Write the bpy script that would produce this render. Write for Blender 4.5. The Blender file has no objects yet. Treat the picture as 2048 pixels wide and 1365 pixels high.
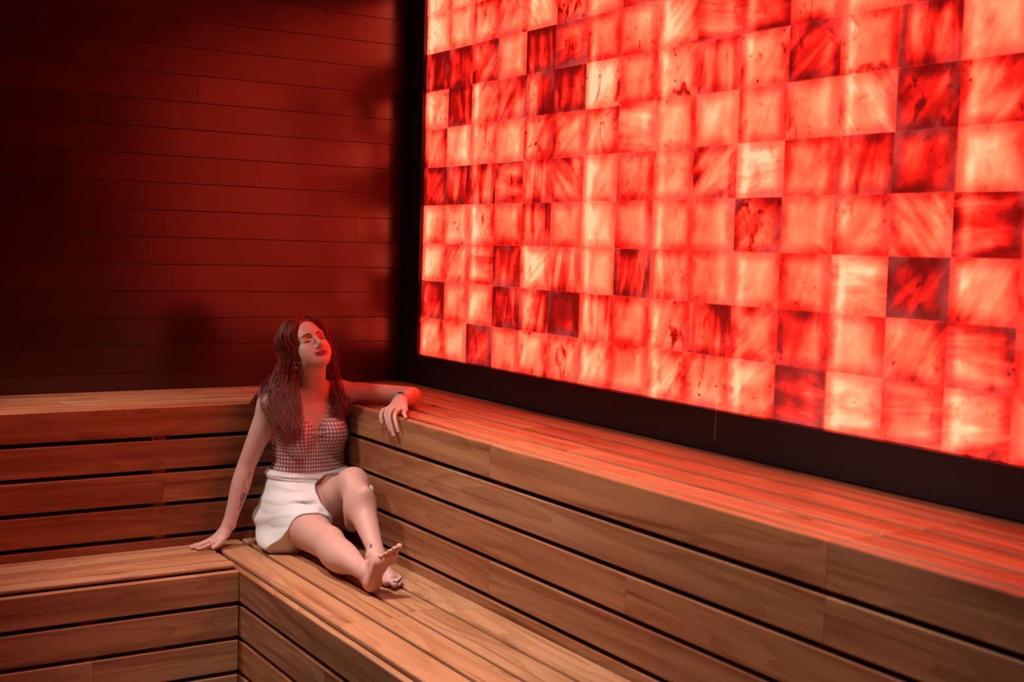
import bpy, bmesh, math, random
import numpy as np
from mathutils import Vector, Matrix
from mathutils.bvhtree import BVHTree

SC = bpy.context.scene
COL = SC.collection

# ------------------------------------------------------------------ camera
CAM_POS = (-2.6720, -5.1589, 1.6436)
RIGHT = (0.84591, -0.53257, 0.02825)
UP = (0.01634, 0.07882, 0.99676)
FWD = (0.53307, 0.84271, -0.07537)
cam_data = bpy.data.cameras.new('camera')
cam_data.sensor_width = 36.0
cam_data.lens = 36.0 * 2505.98 / 2048.0
cam_data.clip_start = 0.05
cam = bpy.data.objects.new('camera', cam_data)
COL.objects.link(cam)
cam.matrix_world = Matrix(((RIGHT[0], UP[0], -FWD[0], CAM_POS[0]),
                           (RIGHT[1], UP[1], -FWD[1], CAM_POS[1]),
                           (RIGHT[2], UP[2], -FWD[2], CAM_POS[2]), (0, 0, 0, 1)))
cam_data.dof.use_dof = True
cam_data.dof.focus_distance = 4.70
cam_data.dof.aperture_fstop = 3.0
SC.camera = cam

# ------------------------------------------------------------------ world, lamps, exposure
world = bpy.data.worlds.new('world')
SC.world = world
world.use_nodes = True
world.node_tree.nodes['Background'].inputs[0].default_value = (0.02, 0.012, 0.01, 1)
world.node_tree.nodes['Background'].inputs[1].default_value = 0.05

SC.view_settings.view_transform = 'Standard'
SC.view_settings.look = 'None'
SC.view_settings.exposure = 0.0
SC.view_settings.gamma = 1.0
SC.view_settings.use_curve_mapping = False


def ceiling_spot(name, loc, target, watts, size_deg, blend, radius, col):
    d = bpy.data.lights.new(name, 'SPOT')
    d.energy = watts
    d.spot_size = math.radians(size_deg)
    d.spot_blend = blend
    d.shadow_soft_size = radius
    d.color = col
    o = bpy.data.objects.new(name, d)
    COL.objects.link(o)
    o.location = loc
    o.rotation_euler = (Vector(target) - Vector(loc)).to_track_quat('-Z', 'Y').to_euler()
    return o


# a row of recessed warm-white downlights over the walkway in front of the benches, above the frame
WARM = (1.0, 0.87, 0.80)
ceiling_spot('ceiling_downlight_lamp', (-2.30, -0.66, 2.72), (-1.08, -0.76, 0.60), 155, 62, 1.0, 0.16, WARM)
ceiling_spot('ceiling_downlight_lamp', (-1.35, -1.80, 2.72), (-0.98, -1.72, 0.46), 200, 68, 1.0, 0.14, WARM)
ceiling_spot('ceiling_downlight_lamp', (-1.30, -2.95, 2.72), (-0.88, -2.80, 0.46), 135, 80, 1.0, 0.14, WARM)

# ------------------------------------------------------------------ helpers


def node(nt, t, **kw):
    n = nt.nodes.new(t)
    for k, v in kw.items():
        setattr(n, k, v)
    return n


def new_mat(name):
    m = bpy.data.materials.new(name)
    m.use_nodes = True
    nt = m.node_tree
    b = nt.nodes['Principled BSDF']
    return m, nt, b


def plain(name, col, rough=0.5, metal=0.0, spec=0.5):
    m, nt, b = new_mat(name)
    b.inputs['Base Color'].default_value = (*col, 1)
    b.inputs['Roughness'].default_value = rough
    b.inputs['Metallic'].default_value = metal
    b.inputs['Specular IOR Level'].default_value = spec
    # a little surface mottling so no material is perfectly flat
    tc = node(nt, 'ShaderNodeTexCoord')
    nz = node(nt, 'ShaderNodeTexNoise')
    nz.inputs['Scale'].default_value = 60
    nt.links.new(tc.outputs['Object'], nz.inputs['Vector'])
    mr = node(nt, 'ShaderNodeMapRange')
    mr.inputs['To Min'].default_value = max(0.02, rough - 0.06)
    mr.inputs['To Max'].default_value = min(1, rough + 0.06)
    nt.links.new(nz.outputs['Fac'], mr.inputs['Value'])
    nt.links.new(mr.outputs['Result'], b.inputs['Roughness'])
    return m


def ramp(nt, stops, interp='LINEAR'):
    r = node(nt, 'ShaderNodeValToRGB')
    r.color_ramp.interpolation = interp
    e = r.color_ramp.elements
    while len(e) < len(stops):
        e.new(0.5)
    for el, (p, c) in zip(e, stops):
        el.position = p
        el.color = (*c, 1)
    return r


def math_n(nt, op, a, b=None, c=None):
    n = node(nt, 'ShaderNodeMath', operation=op)
    for i, v in enumerate((a, b, c)):
        if v is None:
            continue
        if isinstance(v, (int, float)):
            n.inputs[i].default_value = v
        else:
            nt.links.new(v, n.inputs[i])
    return n.outputs[0]


def attr(nt, name):
    a = node(nt, 'ShaderNodeAttribute', attribute_type='OBJECT')
    a.attribute_name = name
    return a


def empty(name, loc, label=None, cat=None, group=None, kind=None, rz=0.0):
    o = bpy.data.objects.new(name, None)
    COL.objects.link(o)
    o.location = loc
    o.rotation_euler = (0, 0, rz)
    o.empty_display_size = 0.1
    tag(o, label, cat, group, kind)
    return o


def tag(o, label=None, cat=None, group=None, kind=None):
    if label:
        o['label'] = label
    if cat:
        o['category'] = cat
    if group:
        o['group'] = group
    if kind:
        o['kind'] = kind


def link_mesh(name, me, mat, parent=None, mw=None):
    """mesh object placed by its world matrix, optionally under a parent empty"""
    o = bpy.data.objects.new(name, me)
    COL.objects.link(o)
    if mat is not None and not me.materials:
        me.materials.append(mat)
    mw = mw or Matrix()
    if parent is not None:
        o.parent = parent
        o.matrix_parent_inverse = Matrix()
        o.matrix_basis = WORLD(parent).inverted() @ mw
    else:
        o.matrix_basis = mw
    return o


def WORLD(o):
    m = Matrix.LocRotScale(o.location, o.rotation_euler, o.scale)
    return WORLD(o.parent) @ m if o.parent else m


MESH_CACHE = {}


def board_mesh(L, W, T, bev):
    """board centred on its origin: length along X, width along Y, thickness along Z, all edges eased"""
    key = (round(L, 4), round(W, 4), round(T, 4), round(bev, 4))
    if key in MESH_CACHE:
        return MESH_CACHE[key]
    bm = bmesh.new()
    bmesh.ops.create_cube(bm, size=1.0)
    for v in bm.verts:
        v.co = Vector((v.co.x * L, v.co.y * W, v.co.z * T))
    es = [e for e in bm.edges if abs(e.verts[0].co.x - e.verts[1].co.x) > L * 0.5]
    bmesh.ops.bevel(bm, geom=es, offset=bev, segments=3, affect='EDGES', profile=0.5)
    me = bpy.data.meshes.new('board')
    bm.to_mesh(me)
    bm.free()
    for p in me.polygons:
        p.use_smooth = False
    MESH_CACHE[key] = me
    return me


RNG = random.Random(7)


def board(name, a, b, width_dir, W, T, mat, parent, bev=0.004, tone=None, red=None):
    """a board from a to b (centre line); its width along width_dir"""
    a, b = Vector(a), Vector(b)
    x = (b - a)
    L = x.length
    x.normalize()
    y = Vector(width_dir).normalized()
    y = (y - x * y.dot(x)).normalized()
    z = x.cross(y)
    c = (a + b) / 2
    mw = Matrix(((x.x, y.x, z.x, c.x), (x.y, y.y, z.y, c.y), (x.z, y.z, z.z, c.z), (0, 0, 0, 1)))
    o = link_mesh(name, board_mesh(L, W, T, bev), mat, parent, mw)
    o['seed'] = RNG.uniform(0, 100)
    o['tone'] = RNG.uniform(0.0, 1.0) if tone is None else float(tone)
    o['red'] = RNG.uniform(0.0, 1.0) if red is None else float(red)
    return o


def box_mesh(name, lo, hi, mat, parent=None, bev=0.0):
    lo, hi = Vector(lo), Vector(hi)
    bm = bmesh.new()
    bmesh.ops.create_cube(bm, size=1.0)
    s = hi - lo
    for v in bm.verts:
        v.co = Vector((v.co.x * s.x, v.co.y * s.y, v.co.z * s.z))
    if bev:
        bmesh.ops.bevel(bm, geom=list(bm.edges), offset=bev, segments=1, affect='EDGES')
    me = bpy.data.meshes.new(name)
    bm.to_mesh(me)
    bm.free()
    return link_mesh(name, me, mat, parent, Matrix.Translation((lo + hi) / 2))


# ------------------------------------------------------------------ materials
def make_wood():
    m, nt, b = new_mat('bench_timber')
    L = nt.links.new
    tc = node(nt, 'ShaderNodeTexCoord')
    seed = attr(nt, 'seed').outputs['Fac']
    tone = attr(nt, 'tone').outputs['Fac']
    red = attr(nt, 'red').outputs['Fac']
    off = node(nt, 'ShaderNodeCombineXYZ')
    L(math_n(nt, 'MULTIPLY', seed, 3.1), off.inputs[0])
    L(math_n(nt, 'MULTIPLY', seed, 1.7), off.inputs[1])
    L(math_n(nt, 'MULTIPLY', seed, 0.9), off.inputs[2])
    add = node(nt, 'ShaderNodeVectorMath', operation='ADD')
    L(tc.outputs['Object'], add.inputs[0])
    L(off.outputs[0], add.inputs[1])

    def scaled(s):
        v = node(nt, 'ShaderNodeVectorMath', operation='MULTIPLY')
        L(add.outputs[0], v.inputs[0])
        v.inputs[1].default_value = s
        return v.outputs[0]
    # growth-ring field: contour lines of a long stretched noise, bent round knots
    n1 = node(nt, 'ShaderNodeTexNoise')
    n1.inputs['Scale'].default_value = 1.0
    n1.inputs['Detail'].default_value = 2.0
    n1.inputs['Roughness'].default_value = 0.45
    n1.inputs['Distortion'].default_value = 0.35
    L(scaled((0.75, 7.5, 7.5)), n1.inputs['Vector'])
    vor = node(nt, 'ShaderNodeTexVoronoi')
    vor.inputs['Scale'].default_value = 1.0
    vor.inputs['Randomness'].default_value = 1.0
    L(scaled((1.7, 6.5, 6.5)), vor.inputs['Vector'])
    kn = node(nt, 'ShaderNodeMapRange', interpolation_type='SMOOTHSTEP')
    kn.inputs['From Min'].default_value = 0.02
    kn.inputs['From Max'].default_value = 0.20
    kn.inputs['To Min'].default_value = 1.0
    kn.inputs['To Max'].default_value = 0.0
    L(vor.outputs['Distance'], kn.inputs['Value'])
    knot = kn.outputs['Result']
    field = math_n(nt, 'ADD', n1.outputs['Fac'], math_n(nt, 'MULTIPLY', knot, 0.22))
    rings = math_n(nt, 'FRACT', math_n(nt, 'MULTIPLY', field, 9.0))
    ring_line = node(nt, 'ShaderNodeMapRange', interpolation_type='SMOOTHSTEP')
    ring_line.inputs['From Min'].default_value = 0.25
    ring_line.inputs['From Max'].default_value = 0.97
    L(rings, ring_line.inputs['Value'])
    band = node(nt, 'ShaderNodeMapRange')
    band.inputs['From Min'].default_value = 0.30
    band.inputs['From Max'].default_value = 0.68
    L(n1.outputs['Fac'], band.inputs['Value'])
    # fine fibres
    fib = node(nt, 'ShaderNodeTexNoise')
    fib.inputs['Scale'].default_value = 1.0
    fib.inputs['Detail'].default_value = 3.0
    L(scaled((9.0, 260.0, 260.0)), fib.inputs['Vector'])
    strk = node(nt, 'ShaderNodeTexNoise')
    strk.inputs['Scale'].default_value = 1.0
    strk.inputs['Detail'].default_value = 2.0
    L(scaled((0.8, 26.0, 26.0)), strk.inputs['Vector'])
    # colour
    c1 = node(nt, 'ShaderNodeMix', data_type='RGBA')
    c1.inputs['A'].default_value = (0.59, 0.295, 0.150, 1)
    c1.inputs['B'].default_value = (0.34, 0.115, 0.047, 1)
    f = math_n(nt, 'ADD', math_n(nt, 'MULTIPLY', band.outputs['Result'], 0.75),
               math_n(nt, 'MULTIPLY', math_n(nt, 'SUBTRACT', strk.outputs['Fac'], 0.5), 2.0))
    f = math_n(nt, 'ADD', f, math_n(nt, 'MULTIPLY', math_n(nt, 'SUBTRACT', tone, 0.5), 0.75))
    cl = node(nt, 'ShaderNodeClamp')
    L(f, cl.inputs['Value'])
    L(cl.outputs['Result'], c1.inputs['Factor'])
    c2 = node(nt, 'ShaderNodeMix', data_type='RGBA', blend_type='MULTIPLY')
    c2.inputs['B'].default_value = (0.52, 0.38, 0.30, 1)
    L(c1.outputs['Result'], c2.inputs['A'])
    L(math_n(nt, 'MULTIPLY', ring_line.outputs['Result'], 0.40), c2.inputs['Factor'])
    c3 = node(nt, 'ShaderNodeMix', data_type='RGBA', blend_type='MULTIPLY')
    c3.inputs['B'].default_value = (0.30, 0.18, 0.12, 1)
    L(c2.outputs['Result'], c3.inputs['A'])
    L(math_n(nt, 'MULTIPLY', math_n(nt, 'POWER', knot, 2.0), 0.85), c3.inputs['Factor'])
    c4 = node(nt, 'ShaderNodeMix', data_type='RGBA', blend_type='MULTIPLY')
    c4.inputs['B'].default_value = (0.74, 0.68, 0.62, 1)
    L(c3.outputs['Result'], c4.inputs['A'])
    L(fib.outputs['Fac'], c4.inputs['Factor'])
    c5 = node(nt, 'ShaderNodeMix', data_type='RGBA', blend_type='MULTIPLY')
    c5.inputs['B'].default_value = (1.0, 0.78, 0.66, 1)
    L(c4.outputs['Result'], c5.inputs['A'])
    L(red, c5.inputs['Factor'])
    # occasional dark mineral streaks along the board
    st2 = node(nt, 'ShaderNodeTexNoise')
    st2.inputs['Scale'].default_value = 1.0
    st2.inputs['Detail'].default_value = 3.0
    st2.inputs['Distortion'].default_value = 0.4
    L(scaled((0.9, 34.0, 34.0)), st2.inputs['Vector'])
    sm = node(nt, 'ShaderNodeMapRange', interpolation_type='SMOOTHSTEP')
    sm.inputs['From Min'].default_value = 0.57
    sm.inputs['From Max'].default_value = 0.72
    L(st2.outputs['Fac'], sm.inputs['Value'])
    c6 = node(nt, 'ShaderNodeMix', data_type='RGBA', blend_type='MULTIPLY')
    c6.inputs['B'].default_value = (0.46, 0.29, 0.21, 1)
    L(c5.outputs['Result'], c6.inputs['A'])
    L(math_n(nt, 'MULTIPLY', sm.outputs['Result'], 0.75), c6.inputs['Factor'])
    L(c6.outputs['Result'], b.inputs['Base Color'])
    rr = node(nt, 'ShaderNodeMapRange')
    rr.inputs['To Min'].default_value = 0.42
    rr.inputs['To Max'].default_value = 0.62
    L(strk.outputs['Fac'], rr.inputs['Value'])
    L(rr.outputs['Result'], b.inputs['Roughness'])
    b.inputs['Specular IOR Level'].default_value = 0.35
    bp = node(nt, 'ShaderNodeBump')
    bp.inputs['Strength'].default_value = 0.12
    bp.inputs['Distance'].default_value = 0.002
    L(math_n(nt, 'ADD', fib.outputs['Fac'], math_n(nt, 'MULTIPLY', ring_line.outputs['Result'], 0.5)), bp.inputs['Height'])
    L(bp.outputs['Normal'], b.inputs['Normal'])
    return m


def make_dark_panel():
    m, nt, b = new_mat('dark_stained_panel')
    L = nt.links.new
    tc = node(nt, 'ShaderNodeTexCoord')
    seed = attr(nt, 'seed').outputs['Fac']
    tone = attr(nt, 'tone').outputs['Fac']
    off = node(nt, 'ShaderNodeCombineXYZ')
    L(seed, off.inputs[0])
    L(math_n(nt, 'MULTIPLY', seed, 1.7), off.inputs[1])
    add = node(nt, 'ShaderNodeVectorMath', operation='ADD')
    L(tc.outputs['Object'], add.inputs[0])
    L(off.outputs[0], add.inputs[1])
    sc = node(nt, 'ShaderNodeVectorMath', operation='MULTIPLY')
    L(add.outputs[0], sc.inputs[0])
    sc.inputs[1].default_value = (4, 110, 110)
    nz = node(nt, 'ShaderNodeTexNoise')
    nz.inputs['Scale'].default_value = 1
    nz.inputs['Detail'].default_value = 3
    L(sc.outputs[0], nz.inputs['Vector'])
    sc2 = node(nt, 'ShaderNodeVectorMath', operation='MULTIPLY')
    L(add.outputs[0], sc2.inputs[0])
    sc2.inputs[1].default_value = (2.5, 9, 9)
    nz2 = node(nt, 'ShaderNodeTexNoise')
    nz2.inputs['Scale'].default_value = 1
    nz2.inputs['Detail'].default_value = 3
    L(sc2.outputs[0], nz2.inputs['Vector'])
    mx = node(nt, 'ShaderNodeMix', data_type='RGBA')
    mx.inputs['A'].default_value = (0.018, 0.0022, 0.0018, 1)
    mx.inputs['B'].default_value = (0.052, 0.0050, 0.0038, 1)
    f = math_n(nt, 'ADD', math_n(nt, 'MULTIPLY', nz.outputs['Fac'], 0.4), math_n(nt, 'MULTIPLY', tone, 0.35))
    f = math_n(nt, 'ADD', f, math_n(nt, 'MULTIPLY', nz2.outputs['Fac'], 0.25))
    L(f, mx.inputs['Factor'])
    L(mx.outputs['Result'], b.inputs['Base Color'])
    rr = node(nt, 'ShaderNodeMapRange')
    rr.inputs['To Min'].default_value = 0.18
    rr.inputs['To Max'].default_value = 0.31
    L(math_n(nt, 'ADD', math_n(nt, 'MULTIPLY', tone, 0.6), math_n(nt, 'MULTIPLY', nz2.outputs['Fac'], 0.4)), rr.inputs['Value'])
    L(rr.outputs['Result'], b.inputs['Roughness'])
    b.inputs['Specular IOR Level'].default_value = 0.75
    bp = node(nt, 'ShaderNodeBump')
    bp.inputs['Strength'].default_value = 0.10
    bp.inputs['Distance'].default_value = 0.002
    L(nz.outputs['Fac'], bp.inputs['Height'])
    L(bp.outputs['Normal'], b.inputs['Normal'])
    return m


SALT_Y0 = -0.1585
SALT_CP = 0.2051
SALT_RP = 0.1671
SALT_Z0 = 1.1453
EMIT = 1.0


def make_salt(backing=False):
    """backlit salt: glow of vertical lamp strips every second joint painted into its emission"""
    m, nt, b = new_mat('salt_backing' if backing else 'backlit_salt')
    L = nt.links.new
    tc = node(nt, 'ShaderNodeTexCoord')
    geo = node(nt, 'ShaderNodeNewGeometry')
    sep = node(nt, 'ShaderNodeSeparateXYZ')
    L(geo.outputs['Position'], sep.inputs[0])
    y, z = sep.outputs['Y'], sep.outputs['Z']
    ny = math_n(nt, 'MULTIPLY', math_n(nt, 'SUBTRACT', SALT_Y0, y), 1.0 / SALT_CP)   # columns from the corner
    if backing:
        seed = tone = ang = stk = None
        base = 0.52
    else:
        seed = attr(nt, 'seed').outputs['Fac']
        tone = attr(nt, 'tone').outputs['Fac']
        ang = attr(nt, 'grain_angle').outputs['Fac']
        stk = attr(nt, 'streak').outputs['Fac']
        spk = attr(nt, 'speck').outputs['Fac']
        base = tone
    # lamp strip glow painted as a hot line just past every second joint
    ph = math_n(nt, 'FRACT', math_n(nt, 'MULTIPLY', math_n(nt, 'ADD', ny, 0.12), 0.5))

    def gauss(centre, width):
        d = math_n(nt, 'DIVIDE', math_n(nt, 'SUBTRACT', ph, centre), width)
        return math_n(nt, 'EXPONENT', math_n(nt, 'MULTIPLY', math_n(nt, 'MULTIPLY', d, d), -1.0))
    hot = math_n(nt, 'ADD', gauss(0.160, 0.045), math_n(nt, 'MULTIPLY', gauss(0.95, 0.055), 0.55))
    wide = gauss(0.22, 0.24)
    # lamp beads make the strip uneven up its height
    nzb = node(nt, 'ShaderNodeTexNoise')
    nzb.inputs['Scale'].default_value = 1.0
    nzb.inputs['Detail'].default_value = 2.0
    cb = node(nt, 'ShaderNodeCombineXYZ')
    L(math_n(nt, 'MULTIPLY', ny, 1.2), cb.inputs[0])
    L(math_n(nt, 'MULTIPLY', z, 9.0), cb.inputs[1])
    L(cb.outputs[0], nzb.inputs['Vector'])
    bead = node(nt, 'ShaderNodeMapRange')
    bead.inputs['From Min'].default_value = 0.30
    bead.inputs['From Max'].default_value = 0.70
    L(nzb.outputs['Fac'], bead.inputs['Value'])
    hot = math_n(nt, 'MULTIPLY', hot, bead.outputs['Result'])
    if backing:
        val = math_n(nt, 'ADD', math_n(nt, 'MULTIPLY', hot, 0.10), 0.30)
    else:
        off = node(nt, 'ShaderNodeCombineXYZ')
        L(seed, off.inputs[0])
        L(math_n(nt, 'MULTIPLY', seed, 1.37), off.inputs[1])
        L(math_n(nt, 'MULTIPLY', seed, 0.71), off.inputs[2])
        rot = node(nt, 'ShaderNodeVectorRotate', rotation_type='X_AXIS')
        L(tc.outputs['Object'], rot.inputs['Vector'])
        L(ang, rot.inputs['Angle'])
        # veins run along the block's own grain
        sc = node(nt, 'ShaderNodeVectorMath', operation='MULTIPLY')
        L(rot.outputs[0], sc.inputs[0])
        sc.inputs[1].default_value = (6.0, 20.0, 3.6)
        ad = node(nt, 'ShaderNodeVectorMath', operation='ADD')
        L(sc.outputs[0], ad.inputs[0])
        L(off.outputs[0], ad.inputs[1])
        vein = node(nt, 'ShaderNodeTexNoise')
        vein.inputs['Scale'].default_value = 1.0
        vein.inputs['Detail'].default_value = 5.0
        vein.inputs['Roughness'].default_value = 0.55
        vein.inputs['Distortion'].default_value = 0.5
        L(ad.outputs[0], vein.inputs['Vector'])
        # soft clouds
        sc2 = node(nt, 'ShaderNodeVectorMath', operation='MULTIPLY')
        L(tc.outputs['Object'], sc2.inputs[0])
        sc2.inputs[1].default_value = (7.5, 7.5, 7.5)
        ad2 = node(nt, 'ShaderNodeVectorMath', operation='ADD')
        L(sc2.outputs[0], ad2.inputs[0])
        L(off.outputs[0], ad2.inputs[1])
        cld = node(nt, 'ShaderNodeTexNoise')
        cld.inputs['Scale'].default_value = 1.0
        cld.inputs['Detail'].default_value = 3.0
        L(ad2.outputs[0], cld.inputs['Vector'])
        cmr = node(nt, 'ShaderNodeMapRange')
        cmr.inputs['From Min'].default_value = 0.46
        cmr.inputs['From Max'].default_value = 0.66
        L(cld.outputs['Fac'], cmr.inputs['Value'])
        cld2 = cmr.outputs['Result']
        # crystal glints near the lamp strip
        sc3 = node(nt, 'ShaderNodeVectorMath', operation='MULTIPLY')
        L(rot.outputs[0], sc3.inputs[0])
        sc3.inputs[1].default_value = (60.0, 110.0, 45.0)
        ad3 = node(nt, 'ShaderNodeVectorMath', operation='ADD')
        L(sc3.outputs[0], ad3.inputs[0])
        L(off.outputs[0], ad3.inputs[1])
        cry = node(nt, 'ShaderNodeTexNoise')
        cry.inputs['Scale'].default_value = 1.0
        cry.inputs['Detail'].default_value = 3.0
        L(ad3.outputs[0], cry.inputs['Vector'])
        v = math_n(nt, 'ADD', base, math_n(nt, 'MULTIPLY', math_n(nt, 'SUBTRACT', vein.outputs['Fac'], 0.52), stk))
        v = math_n(nt, 'ADD', v, math_n(nt, 'MULTIPLY', math_n(nt, 'SUBTRACT', cld.outputs['Fac'], 0.5), 0.80))
        v = math_n(nt, 'ADD', v, math_n(nt, 'MULTIPLY', math_n(nt, 'SUBTRACT', cry.outputs['Fac'], 0.5),
                                        math_n(nt, 'ADD', 0.06, math_n(nt, 'MULTIPLY', hot, 0.38))))
        v = math_n(nt, 'ADD', v, math_n(nt, 'MULTIPLY', hot, math_n(nt, 'ADD', 0.10, math_n(nt, 'MULTIPLY', tone, 0.34))))
        v = math_n(nt, 'ADD', v, math_n(nt, 'MULTIPLY', math_n(nt, 'SUBTRACT', wide, 0.5), 0.13))
        # emission dimmed towards the block's rim, as if less lamp light came through
        so = node(nt, 'ShaderNodeSeparateXYZ')
        L(tc.outputs['Object'], so.inputs[0])
        ey = math_n(nt, 'DIVIDE', math_n(nt, 'ABSOLUTE', so.outputs['Y']), SALT_CP * 0.5)
        ez = math_n(nt, 'DIVIDE', math_n(nt, 'ABSOLUTE', so.outputs['Z']), SALT_RP * 0.5)
        em = math_n(nt, 'MAXIMUM', ey, ez)
        er = node(nt, 'ShaderNodeMapRange', interpolation_type='SMOOTHSTEP')
        er.inputs['From Min'].default_value = 0.46
        er.inputs['From Max'].default_value = 1.0
        er.inputs['To Max'].default_value = 0.25
        L(em, er.inputs['Value'])
        v = math_n(nt, 'SUBTRACT', v, er.outputs['Result'])
        # dark mineral specks
        sp = node(nt, 'ShaderNodeTexNoise')
        sp.inputs['Scale'].default_value = 46.0
        sp.inputs['Detail'].default_value = 3.0
        L(ad2.outputs[0], sp.inputs['Vector'])
        sp.inputs['Scale'].default_value = 5.5
        spm = node(nt, 'ShaderNodeMapRange', interpolation_type='SMOOTHSTEP')
        spm.inputs['From Min'].default_value = 0.655
        spm.inputs['From Max'].default_value = 0.74
        L(sp.outputs['Fac'], spm.inputs['Value'])
        v = math_n(nt, 'SUBTRACT', v, math_n(nt, 'MULTIPLY', spm.outputs['Result'], math_n(nt, 'ADD', 0.12, math_n(nt, 'MULTIPLY', spk, 0.7))))
        # iron-red blotches inside the salt
        bl = node(nt, 'ShaderNodeTexNoise')
        bl.inputs['Scale'].default_value = 1.7
        bl.inputs['Detail'].default_value = 5.0
        bl.inputs['Roughness'].default_value = 0.6
        bl.inputs['Distortion'].default_value = 0.8
        ad4 = node(nt, 'ShaderNodeVectorMath', operation='MULTIPLY')
        L(ad2.outputs[0], ad4.inputs[0])
        ad4.inputs[1].default_value = (1.3, 1.3, 0.9)
        L(ad4.outputs[0], bl.inputs['Vector'])
        blm = node(nt, 'ShaderNodeMapRange', interpolation_type='SMOOTHSTEP')
        blm.inputs['From Min'].default_value = 0.56
        blm.inputs['From Max'].default_value = 0.74
        L(bl.outputs['Fac'], blm.inputs['Value'])
        v = math_n(nt, 'SUBTRACT', v, math_n(nt, 'MULTIPLY', blm.outputs['Result'], math_n(nt, 'ADD', 0.18, math_n(nt, 'MULTIPLY', spk, 0.35))))
        val = v
    st = [(0.00, (0.20, 0.003, 0.003)), (0.16, (0.48, 0.005, 0.004)), (0.30, (1.15, 0.015, 0.009)),
          (0.42, (2.5, 0.058, 0.027)), (0.55, (3.8, 0.138, 0.060)), (0.70, (4.7, 0.235, 0.105)),
          (0.85, (5.4, 0.385, 0.182)), (1.00, (6.0, 0.65, 0.345))]
    cr = ramp(nt, [(p, tuple(x / 7.0 for x in c)) for p, c in st])
    L(val, cr.inputs['Fac'])
    out = cr.outputs['Color']
    if not backing:
        # scattered light at the rims, painted in as a dusty pink haze
        dm = node(nt, 'ShaderNodeMix', data_type='RGBA')
        dm.inputs['B'].default_value = (0.075, 0.0105, 0.009, 1)
        L(out, dm.inputs['A'])
        L(math_n(nt, 'MULTIPLY', math_n(nt, 'MULTIPLY', er.outputs['Result'], 2.4), cld2), dm.inputs['Factor'])
        out = dm.outputs['Result']
    L(out, b.inputs['Emission Color'])
    b.inputs['Emission Strength'].default_value = 7.0 * EMIT
    b.inputs['Base Color'].default_value = (0.30, 0.12, 0.10, 1)
    b.inputs['Roughness'].default_value = 0.45
    return m


WOOD = make_wood()
DARK = make_dark_panel()
SALT = make_salt()
SALTB = make_salt(True)
FRAME = plain('dark_frame_board', (0.022, 0.014, 0.015), 0.55)
SHADOWWALL = plain('wall_plaster', (0.06, 0.035, 0.03), 0.8)
CEIL = plain('ceiling_plaster', (0.05, 0.03, 0.027), 0.8)
FLOOR = plain('floor_tile', (0.10, 0.075, 0.065), 0.5)
JOINT = plain('pale_joint_filler', (0.42, 0.26, 0.18), 0.6)
POSTM = plain('post_timber', (0.30, 0.16, 0.085), 0.6)
# ------------------------------------------------------------------ room shell
ZL, ZU = 0.46, 1.01
ZS = 0.480   # seat planks of the lower benches ride a little above their fascia boards
DU, EU, DL, EL = 0.600, 0.550, 1.1256, 0.9377
PIT, SW = 0.12556, 0.1110
X0, Y0, H = -4.2, -6.4, 2.78
box_mesh('floor', (X0, Y0, -0.05), (0.12, 0.12, 0.0), FLOOR)['kind'] = 'structure'
box_mesh('ceiling', (X0, Y0, H), (0.12, 0.12, H + 0.05), CEIL)['kind'] = 'structure'
box_mesh('wall_left', (X0 - 0.05, Y0, 0), (X0, 0.12, H), SHADOWWALL)['kind'] = 'structure'
box_mesh('wall_front', (X0, Y0 - 0.05, 0), (0.12, Y0, H), SHADOWWALL)['kind'] = 'structure'

# back wall: narrow dark stained boards laid in broken courses over a backing
wall_back = empty('wall_back', (0, 0, 0), kind='structure')
box_mesh('wall_backing', (X0, 0.016, 0), (0.0, 0.07, H), SHADOWWALL, wall_back)
rw = random.Random(11)
known = {1.839 + .1 - .1017: None}
course = 0.1119
zc = 1.1937
ends = {6: [-0.713], 2: [-1.087], 10: [-0.4675], 1: [-0.364, -1.36], 3: [-1.19], 5: [-1.52], 8: [-1.05, -2.2]}
for k in range(-2, 15):
    z0 = zc + k * course
    z1 = min(z0 + course, H)
    if z1 - z0 < 0.02:
        continue
    cuts = sorted(ends.get(k, []), reverse=True)
    x = cuts[-1] if cuts else -rw.uniform(0.25, 1.2)
    if not cuts:
        cuts = [x]
    while x > X0 + 0.6:
        x -= rw.uniform(0.75, 1.35)
        cuts.append(max(x, X0))
    if cuts[-1] > X0:
        cuts.append(X0)
    prev = 0.0
    for c in cuts:
        g = 0.0005
        depth = rw.uniform(-0.0010, 0.0010)
        board('wall_board', (prev - g, 0.008 + depth, (z0 + z1) / 2), (c + g, 0.008 + depth, (z0 + z1) / 2), (0, 0, 1),
              z1 - z0 - 0.0012, 0.016, DARK, wall_back, bev=0.0012)
        prev = c

# right wall: dark boards framing the salt panel
wall_right = empty('wall_right', (0, 0, 0), kind='structure')
NC, NR = 18, 9.55
SALT_Y1 = SALT_Y0 - NC * SALT_CP
SALT_Z1 = SALT_Z0 + 9 * SALT_RP
FT = 0.016
box_mesh('wall_backing', (0.056, Y0, 0), (0.12, 0.07, H), SHADOWWALL, wall_right)
box_mesh('frame_board', (-FT, SALT_Y0, 1.0125), (0.055, 0.0, H), FRAME, wall_right, 0.0015)
for ya, yb in ((SALT_Y0 - 0.001, -2.1775), (-2.1795, -4.4), (-4.402, Y0)):
    box_mesh('frame_board', (-FT, yb, 1.0125), (0.055, ya, SALT_Z0 - 0.002), FRAME, wall_right, 0.0012)
box_mesh('joint_strip', (-FT - 0.0004, -2.1794, 1.045), (0.0, -2.1776, SALT_Z0 - 0.002), JOINT, wall_right)
box_mesh('frame_board', (-FT, Y0, SALT_Z0), (0.055, SALT_Y1 - 0.002, H), FRAME, wall_right, 0.0015)

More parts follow.
